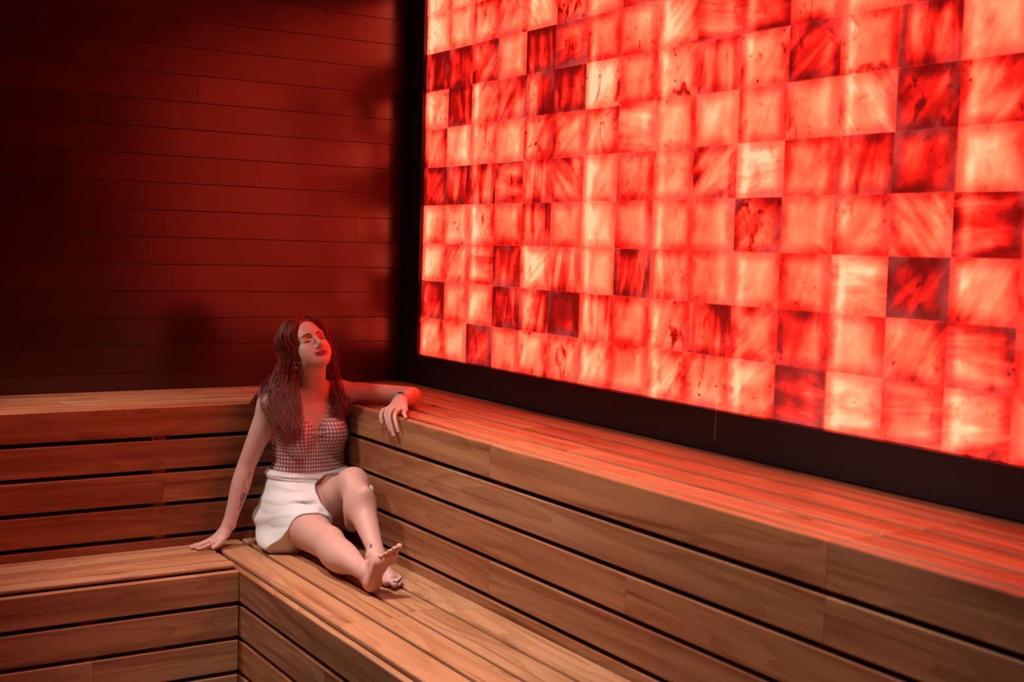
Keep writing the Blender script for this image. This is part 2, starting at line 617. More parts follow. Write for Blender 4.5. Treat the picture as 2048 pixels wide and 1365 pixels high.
# salt panel
salt = empty('salt_block_panel', (0.0, SALT_Y0, SALT_Z0),
             'glowing backlit wall panel of orange and red salt blocks above the right bench', 'light panel')
NROW = 10
box_mesh('backing_panel', (0.046, SALT_Y1, SALT_Z0), (0.054, SALT_Y0, H), SALTB, salt)  # emissive board added behind the blocks so the joints glow
TABLE = [  # rows from the bottom; tone digit + veining letter, columns from the corner
    '6d 7n 2s 7n 7s 7s 6d 6n 7d 7s 7d 3h 8h 6h 7h 7n 6s 7v',
    '2s 6n 6n 3v 5v 1n 6v 6n 6s 4v 5d 5n 6n 7d 4h 6n 7d 5s',
    '7n 6d 6h 3v 7d 6v 8n 3v 5v 7n 7n 6n 8h 1s 6d 7v 5n 7n',
    '7n 8s 7s 6n 4v 6n 8n 6n 7n 7n 4s 7n 5n 7D 3h 6s 7n 6d',
    '2d 3v 5v 5h 4v 5D 7n 6n 6n 6d 8h 6n 3v 3n 7n 4v 6n 7n',
    '4d 9n 6n 8n 5s 6d 5s 7h 7n 8n 6n 7n 7D 3s 5s 7n 6n 5v',
    '7s 4v 7d 5d 3v 3v 9s 6n 7s 6v 6s 4d 6n 4v 7n 6n 3d 7n',
    '2v 4v 3d 7n 2v 3h 5n 7n 7d 6h 4h 6n 7n 6v 6n 7s 6n 5n',
    '9n 8n 5s 6s 7D 5s 7n 5n 6n 7d 6n 6v 5n 7n 6n 4d 7n 6n',
    '8n 7n 5s 6s 7d 6s 7n 6n 5n 7n 6s 7v 6n 5d 7n 6n 6n 5s']
ANG = {'v': 0.0, 'd': -0.75, 'D': 0.7, 'h': math.pi / 2, 'n': -0.3, 's': -0.6}
STK = {'v': 1.25, 'd': 1.05, 'D': 1.05, 'h': 0.95, 'n': 0.35, 's': 0.75}
rs = random.Random(5)


def salt_mesh(w, h, d):
    c = 0.0022
    yo, zo, yi, zi = w / 2, h / 2, w / 2 - c, h / 2 - c
    v = [(0, -yi, -zi), (0, yi, -zi), (0, yi, zi), (0, -yi, zi),
         (c, -yo, -zo), (c, yo, -zo), (c, yo, zo), (c, -yo, zo),
         (d, -yo, -zo), (d, yo, -zo), (d, yo, zo), (d, -yo, zo)]
    f = [(3, 2, 1, 0)]
    for k in range(4):
        n = (k + 1) % 4
        f.append((k, n, 4 + n, 4 + k))
        f.append((4 + k, 4 + n, 8 + n, 8 + k))
    f.append((8, 9, 10, 11))
    me = bpy.data.meshes.new('salt_block')
    me.from_pydata(v, [], f)
    me.update()
    return me


SM = [salt_mesh(SALT_CP - g, SALT_RP - g, 0.046) for g in (0.0008, 0.0014, 0.0020)]
for me in SM:
    me.materials.append(SALT)
SMT = salt_mesh(SALT_CP - 0.001, H - SALT_Z0 - 9 * SALT_RP - 0.002, 0.046)
SMT.materials.append(SALT)
for r in range(NROW):
    cells = TABLE[r].split()
    for c in range(NC):
        me = SM[rs.randrange(3)] if r < 9 else SMT
        zc_ = SALT_Z0 + (r + 0.5) * SALT_RP if r < 9 else (SALT_Z0 + 9 * SALT_RP + H) / 2
        o = bpy.data.objects.new('salt_block', me)
        COL.objects.link(o)
        o.parent = salt
        o.location = (rs.uniform(-0.0025, 0.002), -(c + 0.5) * SALT_CP, zc_ - SALT_Z0)
        o.rotation_euler = (rs.uniform(-0.003, 0.003), rs.uniform(-0.008, 0.008), rs.uniform(-0.008, 0.008))
        t = int(cells[c][0])
        p = cells[c][1]
        o['tone'] = 0.115 + t * 0.089 + rs.uniform(-0.025, 0.025)
        o['grain_angle'] = ANG[p] + rs.uniform(-0.2, 0.2)
        o['streak'] = STK[p] * rs.uniform(0.85, 1.15)
        o['speck'] = 1.0 if p == 's' else rs.choice([0.0, 0.0, 0.0, 0.1, 0.4])
        o['seed'] = rs.uniform(0, 60)

# ------------------------------------------------------------------ benches
TP = 0.026     # plank thickness
YF = -6.2      # near end of the right benches (behind the camera)
XF = -4.05     # far-left end of the left benches


def runs(start, stop, cuts, gap=0.0012):
    pts = [start] + [c for c in cuts if min(start, stop) < c < max(start, stop)] + [stop]
    s = 1 if stop > start else -1
    return [(a + s * gap / 2, b - s * gap / 2) for a, b in zip(pts[:-1], pts[1:])]


def riser_right(parent, x, y_from, ztop, cuts, tones, depth=0.0326, nslats=5):
    for k in range(nslats):
        zc_ = ztop - SW / 2 - k * PIT
        for i, (a, b_) in enumerate(runs(y_from, YF, cuts[k])):
            d_ = depth if k == 0 else 0.020
            board('riser_slat', (x + d_ / 2, a, zc_), (x + d_ / 2, b_, zc_), (0, 0, 1), SW, d_, WOOD, parent, 0.0045,
                  tones[k][i % len(tones[k])])


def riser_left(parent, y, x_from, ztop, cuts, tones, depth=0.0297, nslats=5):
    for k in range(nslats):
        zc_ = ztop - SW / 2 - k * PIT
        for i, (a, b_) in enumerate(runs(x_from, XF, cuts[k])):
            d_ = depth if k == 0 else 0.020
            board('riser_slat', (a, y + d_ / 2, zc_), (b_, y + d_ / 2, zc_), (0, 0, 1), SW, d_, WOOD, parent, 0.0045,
                  tones[k][i % len(tones[k])], red=1.0)  # full red tint stands in for the red light on these faces


# upper bench along the salt wall
ub_r = empty('sauna_bench', (-0.3, -3.0, ZL), 'upper timber bench under the glowing salt wall, its slatted riser facing left', 'bench')
riser_right(ub_r, -DU, -0.520, ZU, [[-1.77, -3.22, -4.67], [-3.22, -4.9], [-2.50, -3.95, -5.4], [-1.785, -3.23, -4.7], [-2.9, -4.3]],
            [[.55, .25, .6], [.6, .5], [.65, .6, .4], [.7, .62, .5], [.6]])
tops = [(0.002, 0.040, [-2.05, -3.60]), (0.047, 0.168, [-3.22, -4.67]), (0.176, 0.300, [-1.5, -3.23, -4.9]),
        (0.309, 0.432, [-1.95, -3.225, -5.0]), (0.441, 0.553, [-1.73, -3.23, -4.7])]
for a, b_, cuts in tops:
    a, b_ = a + 0.002, b_ - 0.002
    for p, q in runs(-0.003, YF, cuts):
        board('seat_plank', (-(a + b_) / 2, p, ZU - TP / 2 - 0.0015), (-(a + b_) / 2, q, ZU - TP / 2 - 0.0015), (1, 0, 0), b_ - a, TP, WOOD, ub_r, 0.009,
              RNG.uniform(.25, .7))
for yp in (-0.62, -1.185, -1.813, -2.506, -3.205, -3.248, -3.9, -4.6, -5.3):
    board('post', (-DU + 0.0402, yp, 0.0), (-DU + 0.0402, yp, ZU - SW - 0.004), (0, 1, 0), 0.042, 0.038, WOOD, ub_r, 0.002)
# upper bench along the back wall
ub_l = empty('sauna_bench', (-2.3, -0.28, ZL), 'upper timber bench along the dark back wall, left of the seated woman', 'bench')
riser_left(ub_l, -EU, -0.603, ZU, [[-2.05, -3.4], [-2.6], [-1.285, -2.9], [-1.9, -3.3], [-2.4]], [[.80, .7], [.9], [.82, .65, .8], [.95, .8], [.7]])  # darker tones paint in the weak neutral light on this riser
for a, b_, cuts in [(0.003, 0.121, [-1.9]), (0.130, 0.252, [-2.5]), (0.260, 0.382, [-1.6, -3.0]), (0.390, 0.512, [-2.2])]:
    for p, q in runs(-0.556, XF, cuts):
        board('seat_plank', (p, -(a + b_) / 2, ZU - TP / 2 - 0.0015), (q, -(a + b_) / 2, ZU - TP / 2 - 0.0015), (0, 1, 0), b_ - a, TP, WOOD, ub_l, 0.009,
              RNG.uniform(.3, .7))
for xp in (-0.68, -1.29, -1.95, -2.6, -3.3):
    board('post', (xp, -EU + 0.0402, 0.0), (xp, -EU + 0.0402, ZU - SW - 0.004), (1, 0, 0), 0.044, 0.038, WOOD, ub_l, 0.002)

# lower bench along the right riser (seat runs on to the back riser)
lb_r = empty('sauna_bench', (-0.85, -3.0, 0), 'lower timber bench under the woman, long planks running to the lower right corner', 'bench')
YB = -0.553
for k in range(4):
    zc_ = ZL - SW / 2 - k * PIT
    cuts = [[-2.42, -3.9], [-1.69, -3.2], [-2.4, -3.8], [-1.7, -3.2]][k]
    for i, (a, b_) in enumerate(runs(YB if k == 0 else -EL - 0.001, YF, cuts)):
        d_ = 0.0326 if k == 0 else 0.020
        board('riser_slat', (-DL + d_ / 2, a, zc_), (-DL + d_ / 2, b_, zc_), (0, 0, 1), SW, d_, WOOD, lb_r, 0.0045, [.45, .55, .35, .4][k] + .1 * (i % 2))
TS = 0.0195
for a, b_, cuts, tn in [(0.604, 0.729, [-1.77, -3.3, -5.0], -.35), (0.739, 0.857, [-1.715, -3.15, -4.7], .05),
                        (0.866, 0.976, [-1.745, -3.4, -5.0], .0), (0.987, 1.105, [-1.73, -3.25, -4.8], -.1)]:  # plank tones made paler in place of stronger light on the seat
    a, b_ = a + 0.0015, b_ - 0.0015
    for p, q in runs(-0.554, YF, cuts):
        board('seat_plank', (-(a + b_) / 2, p, ZS - TS / 2), (-(a + b_) / 2, q, ZS - TS / 2), (1, 0, 0), b_ - a, TS, WOOD, lb_r, 0.007,
              tn + RNG.uniform(-.15, .15), red=RNG.uniform(0, .5))
for yp in (-0.99, -1.62, -2.3, -3.0, -3.7, -4.4):
    board('post', (-DL + 0.0402, yp, 0), (-DL + 0.0402, yp, ZL - SW - 0.004), (0, 1, 0), 0.042, 0.038, WOOD, lb_r, 0.002)
for yp in (-0.57, -1.3, -2.3, -3.4, -4.5):
    board('bearer', (-DL + 0.076, yp, ZS - TS - 0.0203), (-0.604, yp, ZS - TS - 0.0203), (0, 1, 0), 0.04, 0.038, POSTM, lb_r, 0.002)
# lower bench along the back
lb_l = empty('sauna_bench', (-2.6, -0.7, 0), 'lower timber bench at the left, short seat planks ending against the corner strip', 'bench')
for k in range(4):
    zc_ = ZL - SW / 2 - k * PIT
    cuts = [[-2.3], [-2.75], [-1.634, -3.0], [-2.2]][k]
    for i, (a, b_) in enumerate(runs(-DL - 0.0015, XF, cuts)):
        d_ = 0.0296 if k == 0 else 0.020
        board('riser_slat', (a, -EL + d_ / 2, zc_), (b_, -EL + d_ / 2, zc_), (0, 0, 1), SW, d_, WOOD, lb_l, 0.0045, [.35, .4, .1, .2][k] - .25 * (i % 2), red=0.55)  # slat tones lifted to make up for the weak light here
for a, b_, cuts, tn in [(0.554, 0.594, [-1.9], .5), (0.602, 0.709, [-2.4], -.25), (0.717, 0.826, [-1.95], .35), (0.834, 0.903, [-2.7], -.35)]:  # paler tones on the whole, painting in a brighter lit seat
    a, b_ = a + 0.002, b_ - 0.002
    for p, q in runs(-1.130, XF, cuts):
        board('seat_plank', (p, -(a + b_) / 2, ZS - TS / 2), (q, -(a + b_) / 2, ZS - TS / 2), (0, 1, 0), b_ - a, TS, WOOD, lb_l, 0.009,
              tn + RNG.uniform(-.1, .1), red=RNG.uniform(.05, .5))
for xp in (-1.157, -1.645, -2.3, -3.0, -3.7):
    board('post', (xp, -EL + 0.0402, 0), (xp, -EL + 0.0402, ZL - SW - 0.004), (1, 0, 0), 0.045, 0.038, WOOD, lb_l, 0.002)
for xp in (-1.45, -2.1, -2.9, -3.8):
    board('bearer', (xp, -EL + 0.074, ZS - TS - 0.0203), (xp, -0.554, ZS - TS - 0.0203), (1, 0, 0), 0.04, 0.038, POSTM, lb_l, 0.002)
# ------------------------------------------------------------------ sculpting kit: smooth-blended distance fields meshed by surface nets


class Vol:
    def __init__(self, lo, hi, h):
        self.lo = np.array(lo, float)
        self.h = h
        self.n = np.maximum(4, np.ceil((np.array(hi, float) - self.lo) / h).astype(int) + 1)
        self.F = np.full(self.n, 1.0, np.float32)

    def block(self, lo, hi):
        a = np.clip(np.floor((np.array(lo) - self.lo) / self.h).astype(int), 0, self.n)
        b = np.clip(np.ceil((np.array(hi) - self.lo) / self.h).astype(int) + 1, 0, self.n)
        if np.any(b - a < 1):
            return None
        ax = [self.lo[i] + self.h * np.arange(a[i], b[i]) for i in range(3)]
        X, Y, Z = np.meshgrid(*ax, indexing='ij', sparse=True)
        return tuple(slice(a[i], b[i]) for i in range(3)), X.astype(np.float32), Y.astype(np.float32), Z.astype(np.float32)


def smin(a, b, k):
    if k <= 0:
        return np.minimum(a, b)
    h = np.maximum(k - np.abs(a - b), 0.0) / k
    return np.minimum(a, b) - h * h * k * 0.25


def smax(a, b, k):
    return -smin(-a, -b, k)


def cone(a, b, r1, r2):
    a, b = np.array(a, float), np.array(b, float)
    d = b - a
    L2 = float(d @ d) + 1e-12
    lo = np.minimum(a - r1, b - r2)
    hi = np.maximum(a + r1, b + r2)

    def f(X, Y, Z):
        px, py, pz = X - a[0], Y - a[1], Z - a[2]
        t = np.clip((px * d[0] + py * d[1] + pz * d[2]) / L2, 0, 1)
        return np.sqrt((px - t * d[0]) ** 2 + (py - t * d[1]) ** 2 + (pz - t * d[2]) ** 2) - (r1 + (r2 - r1) * t)
    return f, lo, hi


def spline_pts(pts, n):
    """Catmull-Rom through rows of (x,y,z,r...)"""
    P = np.array(pts, float)
    P = np.vstack([2 * P[0] - P[1], P, 2 * P[-1] - P[-2]])
    out = []
    for i in range(1, len(P) - 2):
        t = np.linspace(0, 1, n, endpoint=False)[:, None]
        p0, p1, p2, p3 = P[i - 1], P[i], P[i + 1], P[i + 2]
        out.append(0.5 * (2 * p1 + (p2 - p0) * t + (2 * p0 - 5 * p1 + 4 * p2 - p3) * t ** 2 + (3 * p1 - p0 - 3 * p2 + p3) * t ** 3))
    out.append(P[-2][None])
    return np.vstack(out)


def tube_f(pts, n=5):
    """limb: chain of round cones along a spline of (x,y,z,r)"""
    S = spline_pts(pts, n)
    cs = [cone(S[i, :3], S[i + 1, :3], S[i, 3], S[i + 1, 3]) for i in range(len(S) - 1)]
    lo = np.min([c[1] for c in cs], 0)
    hi = np.max([c[2] for c in cs], 0)

    def f(X, Y, Z):
        d = None
        for c in cs:
            e = c[0](X, Y, Z)
            d = e if d is None else np.minimum(d, e)
        return d
    return f, lo, hi


def ell(c, r, A=None):
    """ellipsoid at c, radii r along the rows of A"""
    c, r = np.array(c, float), np.array(r, float)
    A = np.eye(3) if A is None else np.array(A, float)
    ext = np.sqrt(((A * r[:, None]) ** 2).sum(0))

    def f(X, Y, Z):
        px, py, pz = X - c[0], Y - c[1], Z - c[2]
        q = [(px * A[i, 0] + py * A[i, 1] + pz * A[i, 2]) for i in range(3)]
        k0 = np.sqrt(sum((q[i] / r[i]) ** 2 for i in range(3)))
        k1 = np.sqrt(sum((q[i] / r[i] ** 2) ** 2 for i in range(3))) + 1e-9
        return k0 * (k0 - 1.0) / k1
    return f, c - ext, c + ext


def loft(rows):
    """torso: sections (z, cx, cy, a, b, n) as super-ellipses, splined along z"""
    R = np.array(sorted(rows), float)
    zs = np.linspace(R[0, 0], R[-1, 0], 240)
    # smooth interpolation in z
    idx = np.interp(zs, R[:, 0], np.arange(len(R)))
    D = []
    for c in range(1, R.shape[1]):
        v = np.interp(zs, R[:, 0], R[:, c])
        kern = np.hanning(31)
        kern /= kern.sum()
        vp = np.concatenate([np.full(15, v[0]), v, np.full(15, v[-1])])
        D.append(np.convolve(vp, kern, 'valid'))
    D = np.array(D)
    lo = np.array([min(R[:, 1] - R[:, 3]), min(R[:, 2] - R[:, 4]), R[0, 0]])
    hi = np.array([max(R[:, 1] + R[:, 3]), max(R[:, 2] + R[:, 4]), R[-1, 0]])

    def f(X, Y, Z):
        z = Z.ravel()
        g = [np.interp(z, zs, D[k]).astype(np.float32).reshape(Z.shape) for k in range(5)]
        cx, cy, a, b, n = g
        q = (np.abs(X - cx) / a) ** n + (np.abs(Y - cy) / b) ** n
        d = (q ** (1.0 / n) - 1.0) * np.minimum(a, b)
        return np.maximum(d, np.maximum(R[0, 0] - Z, Z - R[-1, 0]))
    return f, lo, hi


class Sculpt:
    """a list of volumes (coarse first, finer ones over it) that receive the same brush strokes"""

    def __init__(self, vols):
        self.vols = vols

    def add(self, prims, k, k_join, pad=0.05, weight=None):
        """union of prims (blend k) merged into the body with blend k_join"""
        lo = np.min([p[1] for p in prims], 0) - pad
        hi = np.max([p[2] for p in prims], 0) + pad
        for v in self.vols:
            bl = v.block(lo, hi)
            if bl is None:
                continue
            sl, X, Y, Z = bl
            d = None
            for p in prims:
                e = p[0](X, Y, Z)
                kk = p[3] if len(p) > 3 else k
                d = e if d is None else smin(d, e, kk)
            kj = k_join if weight is None else weight(X, Y, Z)
            if weight is None:
                v.F[sl] = smin(v.F[sl], d.astype(np.float32), kj)
            else:
                kj = np.maximum(kj, 1e-4)
                a = v.F[sl]
                h = np.maximum(kj - np.abs(a - d), 0.0) / kj
                v.F[sl] = np.minimum(a, d) - h * h * kj * 0.25

    def cut(self, prim, k, pad=0.03):
        for v in self.vols:
            bl = v.block(prim[1] - pad, prim[2] + pad)
            if bl is None:
                continue
            sl, X, Y, Z = bl
            v.F[sl] = smax(v.F[sl], -prim[0](X, Y, Z).astype(np.float32), k)

    def mesh(self):
        V, Q = [], []
        off = 0
        for i, v in enumerate(self.vols):
            p, q = surface_nets(v.F, v.lo, v.h)
            if i == 0:
                keep = np.ones(len(q), bool)
                for w in self.vols[1:]:
                    lo = w.lo + 1.2 * v.h
                    hi = w.lo + (w.n - 1) * w.h - 1.2 * v.h
                    ins = np.all((p > lo) & (p < hi), 1)
                    keep &= ~np.all(ins[q], 1)
                q = q[keep]
            V.append(p)
            Q.append(q + off)
            off += len(p)
        return np.vstack(V), np.vstack(Q)

    def sample(self, pts, vol=0):
        v = self.vols[vol]
        g = np.clip((pts - v.lo) / v.h, 0, v.n - 1.001)
        i = g.astype(int)
        f = g - i
        o = 0
        for dx in (0, 1):
            for dy in (0, 1):
                for dz in (0, 1):
                    w = (f[:, 0] if dx else 1 - f[:, 0]) * (f[:, 1] if dy else 1 - f[:, 1]) * (f[:, 2] if dz else 1 - f[:, 2])
                    o = o + w * v.F[i[:, 0] + dx, i[:, 1] + dy, i[:, 2] + dz]
        return o

    def grad(self, pts, vol=0, e=0.005):
        g = np.stack([self.sample(pts + d, vol) - self.sample(pts - d, vol) for d in np.eye(3) * e], 1)
        return g / (np.linalg.norm(g, axis=1, keepdims=True) + 1e-9)


def surface_nets(F, lo, h):
    S = F < 0
    nx, ny, nz = F.shape
    c = np.zeros((nx - 1, ny - 1, nz - 1), np.int8)
    for dx in (0, 1):
        for dy in (0, 1):
            for dz in (0, 1):
                c += S[dx:nx - 1 + dx, dy:ny - 1 + dy, dz:nz - 1 + dz]
    act = np.argwhere((c > 0) & (c < 8))
    if len(act) == 0:
        return np.zeros((0, 3)), np.zeros((0, 4), int)
    idm = np.full(c.shape, -1, np.int32)
    idm[act[:, 0], act[:, 1], act[:, 2]] = np.arange(len(act))
    acc = np.zeros((len(act), 3))
    cnt = np.zeros(len(act))
    co = [(0, 0, 0), (1, 0, 0), (0, 1, 0), (1, 1, 0), (0, 0, 1), (1, 0, 1), (0, 1, 1), (1, 1, 1)]
    for a in range(8):
        for b in range(a + 1, 8):
            d = np.array(co[b]) - np.array(co[a])
            if np.abs(d).sum() != 1 or d.sum() != 1:
                continue
            ia = act + co[a]
            ib = act + co[b]
            fa = F[ia[:, 0], ia[:, 1], ia[:, 2]]
            fb = F[ib[:, 0], ib[:, 1], ib[:, 2]]
            m = (fa < 0) != (fb < 0)
            t = np.zeros(len(act))
            t[m] = fa[m] / (fa[m] - fb[m])
            acc[m] += np.array(co[a]) + t[m, None] * d
            cnt[m] += 1
    P = (act + acc / cnt[:, None]) * h + lo
    quads = []
    for ax in range(3):
        u, w = [(1, 2), (2, 0), (0, 1)][ax]
        sl0 = [slice(None)] * 3
        sl1 = [slice(None)] * 3
        sl0[ax] = slice(0, -1)
        sl1[ax] = slice(1, None)
        A, B = S[tuple(sl0)], S[tuple(sl1)]
        e = np.argwhere(A != B)
        ok = (e[:, u] > 0) & (e[:, w] > 0) & (e[:, u] < F.shape[u] - 1) & (e[:, w] < F.shape[w] - 1)
        e = e[ok]
        flip = A[e[:, 0], e[:, 1], e[:, 2]]
        q = []
        for du, dw in ((1, 1), (0, 1), (0, 0), (1, 0)):
            i = e.copy()
            i[:, u] -= du
            i[:, w] -= dw
            q.append(idm[i[:, 0], i[:, 1], i[:, 2]])
        q = np.stack(q, 1)
        q[~flip] = q[~flip][:, ::-1]
        quads.append(q[np.all(q >= 0, 1)])
    return P, np.vstack(quads)


def np_mesh(name, V, Q, smooth=True):
    me = bpy.data.meshes.new(name)
    n = Q.shape[1]
    me.vertices.add(len(V))
    me.vertices.foreach_set('co', np.asarray(V, np.float32).ravel())
    me.loops.add(Q.size)
    me.loops.foreach_set('vertex_index', np.asarray(Q, np.int32).ravel())
    me.polygons.add(len(Q))
    me.polygons.foreach_set('loop_start', np.arange(0, Q.size, n, dtype=np.int32))
    me.polygons.foreach_set('use_smooth', np.full(len(Q), smooth))
    me.update(calc_edges=True)
    me.validate()
    return me


def paint(me, name, cols):
    a = me.color_attributes.new(name, 'FLOAT_COLOR', 'POINT')
    c = np.ones((len(me.vertices), 4), np.float32)
    c[:, :3] = cols
    a.data.foreach_set('color', c.ravel())


# ------------------------------------------------------------------ the seated woman: joints in metres
HEAD_O = np.array([-0.7823, -0.7000, 1.2364])
HEAD_A = np.array([[0.9799, 0.1131, 0.1642], [0.0194, -0.8737, 0.4860], [-0.1984, 0.4731, 0.8584]])  # her left, face, crown


def hp(x, f, z):
    return HEAD_O + np.array([x, f, z]) @ HEAD_A


P_ = dict(hipR=(-.845, -.690, .594), kneeR=(-.853, -1.095, .562), ankR=(-.878, -1.455, .548),
          hipL=(-.698, -.690, .594), kneeL=(-.716, -1.000, .758), ankL=(-.760, -1.305, .553),
          shR=(-.905, -.660, 1.015), elR=(-.992, -.632, .775), wrR=(-1.062, -.648, .563),
          shL=(-.636, -.665, 1.054), elL=(-.392, -.830, 1.049), wrL=(-.524, -.992, 1.052))


def build_body():
    lo = (-1.26, -1.70, 0.45)
    hi = (-0.30, -0.555, 1.32)
    coarse = Vol(lo, hi, 0.0042)
    hc = HEAD_O + np.array([0.0, -0.005, -0.015])
    headv = Vol(hc - (.125, .135, .125), hc + (.115, .125, .15), 0.0017)
    handr = Vol((-1.225, -.712, .474), (-1.035, -.560, .566), 0.0018)
    handl = Vol((-.665, -1.205, .925), (-.505, -.975, 1.085), 0.0018)
    footr = Vol((-.95, -1.69, .472), (-.74, -1.40, .715), 0.0023)
    footl = Vol((-.85, -1.475, .472), (-.685, -1.23, .545), 0.0023)
    S = Sculpt([coarse, headv, handr, handl, footr, footl])

    # torso: pelvis, waist, ribs, chest, shoulders
    tor = loft([(.487, -.765, -.695, .105, .078, 2.2), (.510, -.768, -.695, .148, .110, 2.3), (.560, -.770, -.692, .160, .126, 2.3),
                (.640, -.766, -.685, .158, .120, 2.2), (.700, -.760, -.678, .150, .106, 2.1), (.770, -.754, -.672, .139, .098, 2.1),
                (.800, -.752, -.670, .135, .096, 2.1), (.850, -.750, -.668, .139, .102, 2.1), (.910, -.752, -.665, .145, .105, 2.1),
                (.960, -.752, -.662, .146, .100, 2.2), (1.000, -.750, -.660, .144, .085, 2.2), (1.030, -.746, -.655, .126, .066, 2.1),
                (1.060, -.740, -.650, .085, .055, 2.0), (1.085, -.738, -.648, .055, .050, 2.0)])
    prims = [tor + (0.03,),
             cone(P_['shR'], (-.80, -.655, 1.040), .046, .042) + (0.035,),
             cone(P_['shL'], (-.69, -.655, 1.055), .041, .042) + (0.035,),
             ell((-.834, -.742, .905), (.062, .058, .060)) + (0.030,),
             ell((-.692, -.742, .905), (.062, .058, .060)) + (0.030,),
             ell((-.838, -.664, .566), (.082, .092, .074)) + (0.03,), ell((-.695, -.664, .566), (.082, .092, .074)) + (0.03,),
             cone((-.738, -.650, 1.055), hp(0, -.018, -.070), .058, .052) + (0.03,),
             cone((-.735, -.690, 1.045), hp(.028, .0, -.075), .012, .014) + (0.03,),
             cone((-.748, -.690, 1.045), hp(-.028, .0, -.075), .012, .014) + (0.03,),
             cone((-.760, -.705, 1.043), (-.86, -.690, 1.062), .009, .008) + (0.03,),
             cone((-.722, -.705, 1.043), (-.63, -.690, 1.066), .009, .008) + (0.03,)]
    S.add(prims, .03, .02)
    # head
    g = []

    def e(c, r, k):
        g.append(ell(hp(*c), r, HEAD_A) + (k,))

    def cn(a, b, r1, r2, k):
        g.append(cone(hp(*a), hp(*b), r1, r2) + (k,))
    e((0, -.012, .030), (.072, .092, .084), .02)
    e((0, .028, .002), (.0585, .062, .080), .02)
    e((0, .030, -.055), (.0450, .051, .044), .025)
    e((0, .052, -.062), (.035, .034, .033), .025)
    cn((0, .064, -.090), (0, .0735, -.0915), .015, .0140, .024)
    for s in (-1, 1):
        cn((s * .045, .002, -.052), (s * .019, .061, -.088), .013, .012, .025)
        e((s * .038, .051, -.026), (.020, .020, .018), .030)
        e((s * .030, .058, -.052), (.022, .018, .024), .032)
        cn((s * .020, .0795, .019), (s * .042, .066, .019), .0065, .006, .022)
    S.add(g, .02, .025, pad=.03)
    # eye sockets, then lids over the closed eyes
    for s in (-1, 1):
        S.cut(ell(hp(s * .031, .0925, .002), (.0180, .0145, .0115), HEAD_A), .014)
    for s in (-1, 1):
        S.add([ell(hp(s * .031, .0705, -.002), (.0170, .0125, .0130), HEAD_A)], .004, .007, pad=.02)
    nose = [cone(hp(0, .083, .012), hp(0, .1085, -.031), .0058, .0072) + (.007,), cone(hp(0, .104, -.033), hp(0, .1085, -.0345), .0084, .0082) + (.008,),
            ell(hp(-.0115, .0925, -.0405), (.0068, .0098, .0068), HEAD_A) + (.006,), ell(hp(.0115, .0925, -.0405), (.0068, .0098, .0068), HEAD_A) + (.006,),
            cone(hp(0, .088, -.044), hp(0, .103, -.041), .0045, .0045) + (.006,)]
    S.add(nose, .007, .007, pad=.02)
    for s in (-1, 1):
        S.cut(ell(hp(s * .0058, .0965, -.0475), (.0034, .0052, .0034), HEAD_A), .003)
    lips = [cone(hp(s * .0285, .0790, -.0610), hp(s * .006, .0895, -.0632), .0030, .0050) + (.005,) for s in (-1, 1)]
    lips += [cone(hp(-.006, .0895, -.0632), hp(.006, .0895, -.0632), .0050, .0050) + (.005,)]
    lips += [cone(hp(s * .0245, .0800, -.0660), hp(0, .0885, -.0727), .0034, .0064) + (.005,) for s in (-1, 1)]
    S.add(lips, .005, .005, pad=.02)
    S.cut(tube_f([(*hp(-.0300, .0820, -.0618), .0011), (*hp(-.016, .0905, -.0664), .0012), (*hp(0, .0955, -.0680), .0013), (*hp(.012, .0920, -.0672), .0012), (*hp(.0200, .0885, -.0655), .0007)]), .003)
    for s in (-1, 1):
        S.add([ell(hp(s * .069, -.008, -.012), (.008, .019, .030), HEAD_A), ell(hp(s * .068, -.002, -.036), (.006, .009, .010), HEAD_A)], .008, .006, pad=.02)

    # arms
    sR, eR, wR = (np.array(P_[k]) for k in ('shR', 'elR', 'wrR'))
    S.add([tube_f([(*sR, .046), (*(sR * .65 + eR * .35), .0425), (*(sR * .2 + eR * .8), .0365), (*eR, .0345), (*(eR * .72 + wR * .28), .0365), (*(eR * .35 + wR * .65), .0290), (*wR, .0240)])], .01, .035)
    sL, eL_, wL = (np.array(P_[k]) for k in ('shL', 'elL', 'wrL'))
    S.add([tube_f([(*sL, .0425), (*(sL * .65 + eL_ * .35), .0405), (*(sL * .2 + eL_ * .8), .0365), (*eL_, .0345), (*(eL_ * .72 + wL * .28), .0360), (*(eL_ * .35 + wL * .65), .0285), (*wL, .0235)])], .01, .035)

    # legs
    def legblend(X, Y, Z):
        return np.broadcast_to(np.clip((Y + 1.00) / 0.12, 0, 1) * 0.045 + 0.003, np.broadcast_shapes(X.shape, Y.shape, Z.shape))
    h_, k_, a_ = (np.array(P_[k]) for k in ('hipR', 'kneeR', 'ankR'))
    S.add([tube_f([(*h_, .088), (*(h_ * .6 + k_ * .4), .082), (*(h_ * .2 + k_ * .8), .064), (*k_, .0560), (*(k_ * .85 + a_ * .15), .0535), (*(k_ * .5 + a_ * .5), .047), (*(k_ * .2 + a_ * .8), .0330), (*a_, .0290)], 9) + (.03,),
           ell(k_ * .68 + a_ * .32 + np.array((-.004, 0, -.014)), (.050, .105, .050)) + (.03,),
           ell(k_ + np.array((.012, .0, .026)), (.030, .038, .030)) + (.04,)], .03, .04, weight=legblend)
    h_, k_, a_ = (np.array(P_[k]) for k in ('hipL', 'kneeL', 'ankL'))
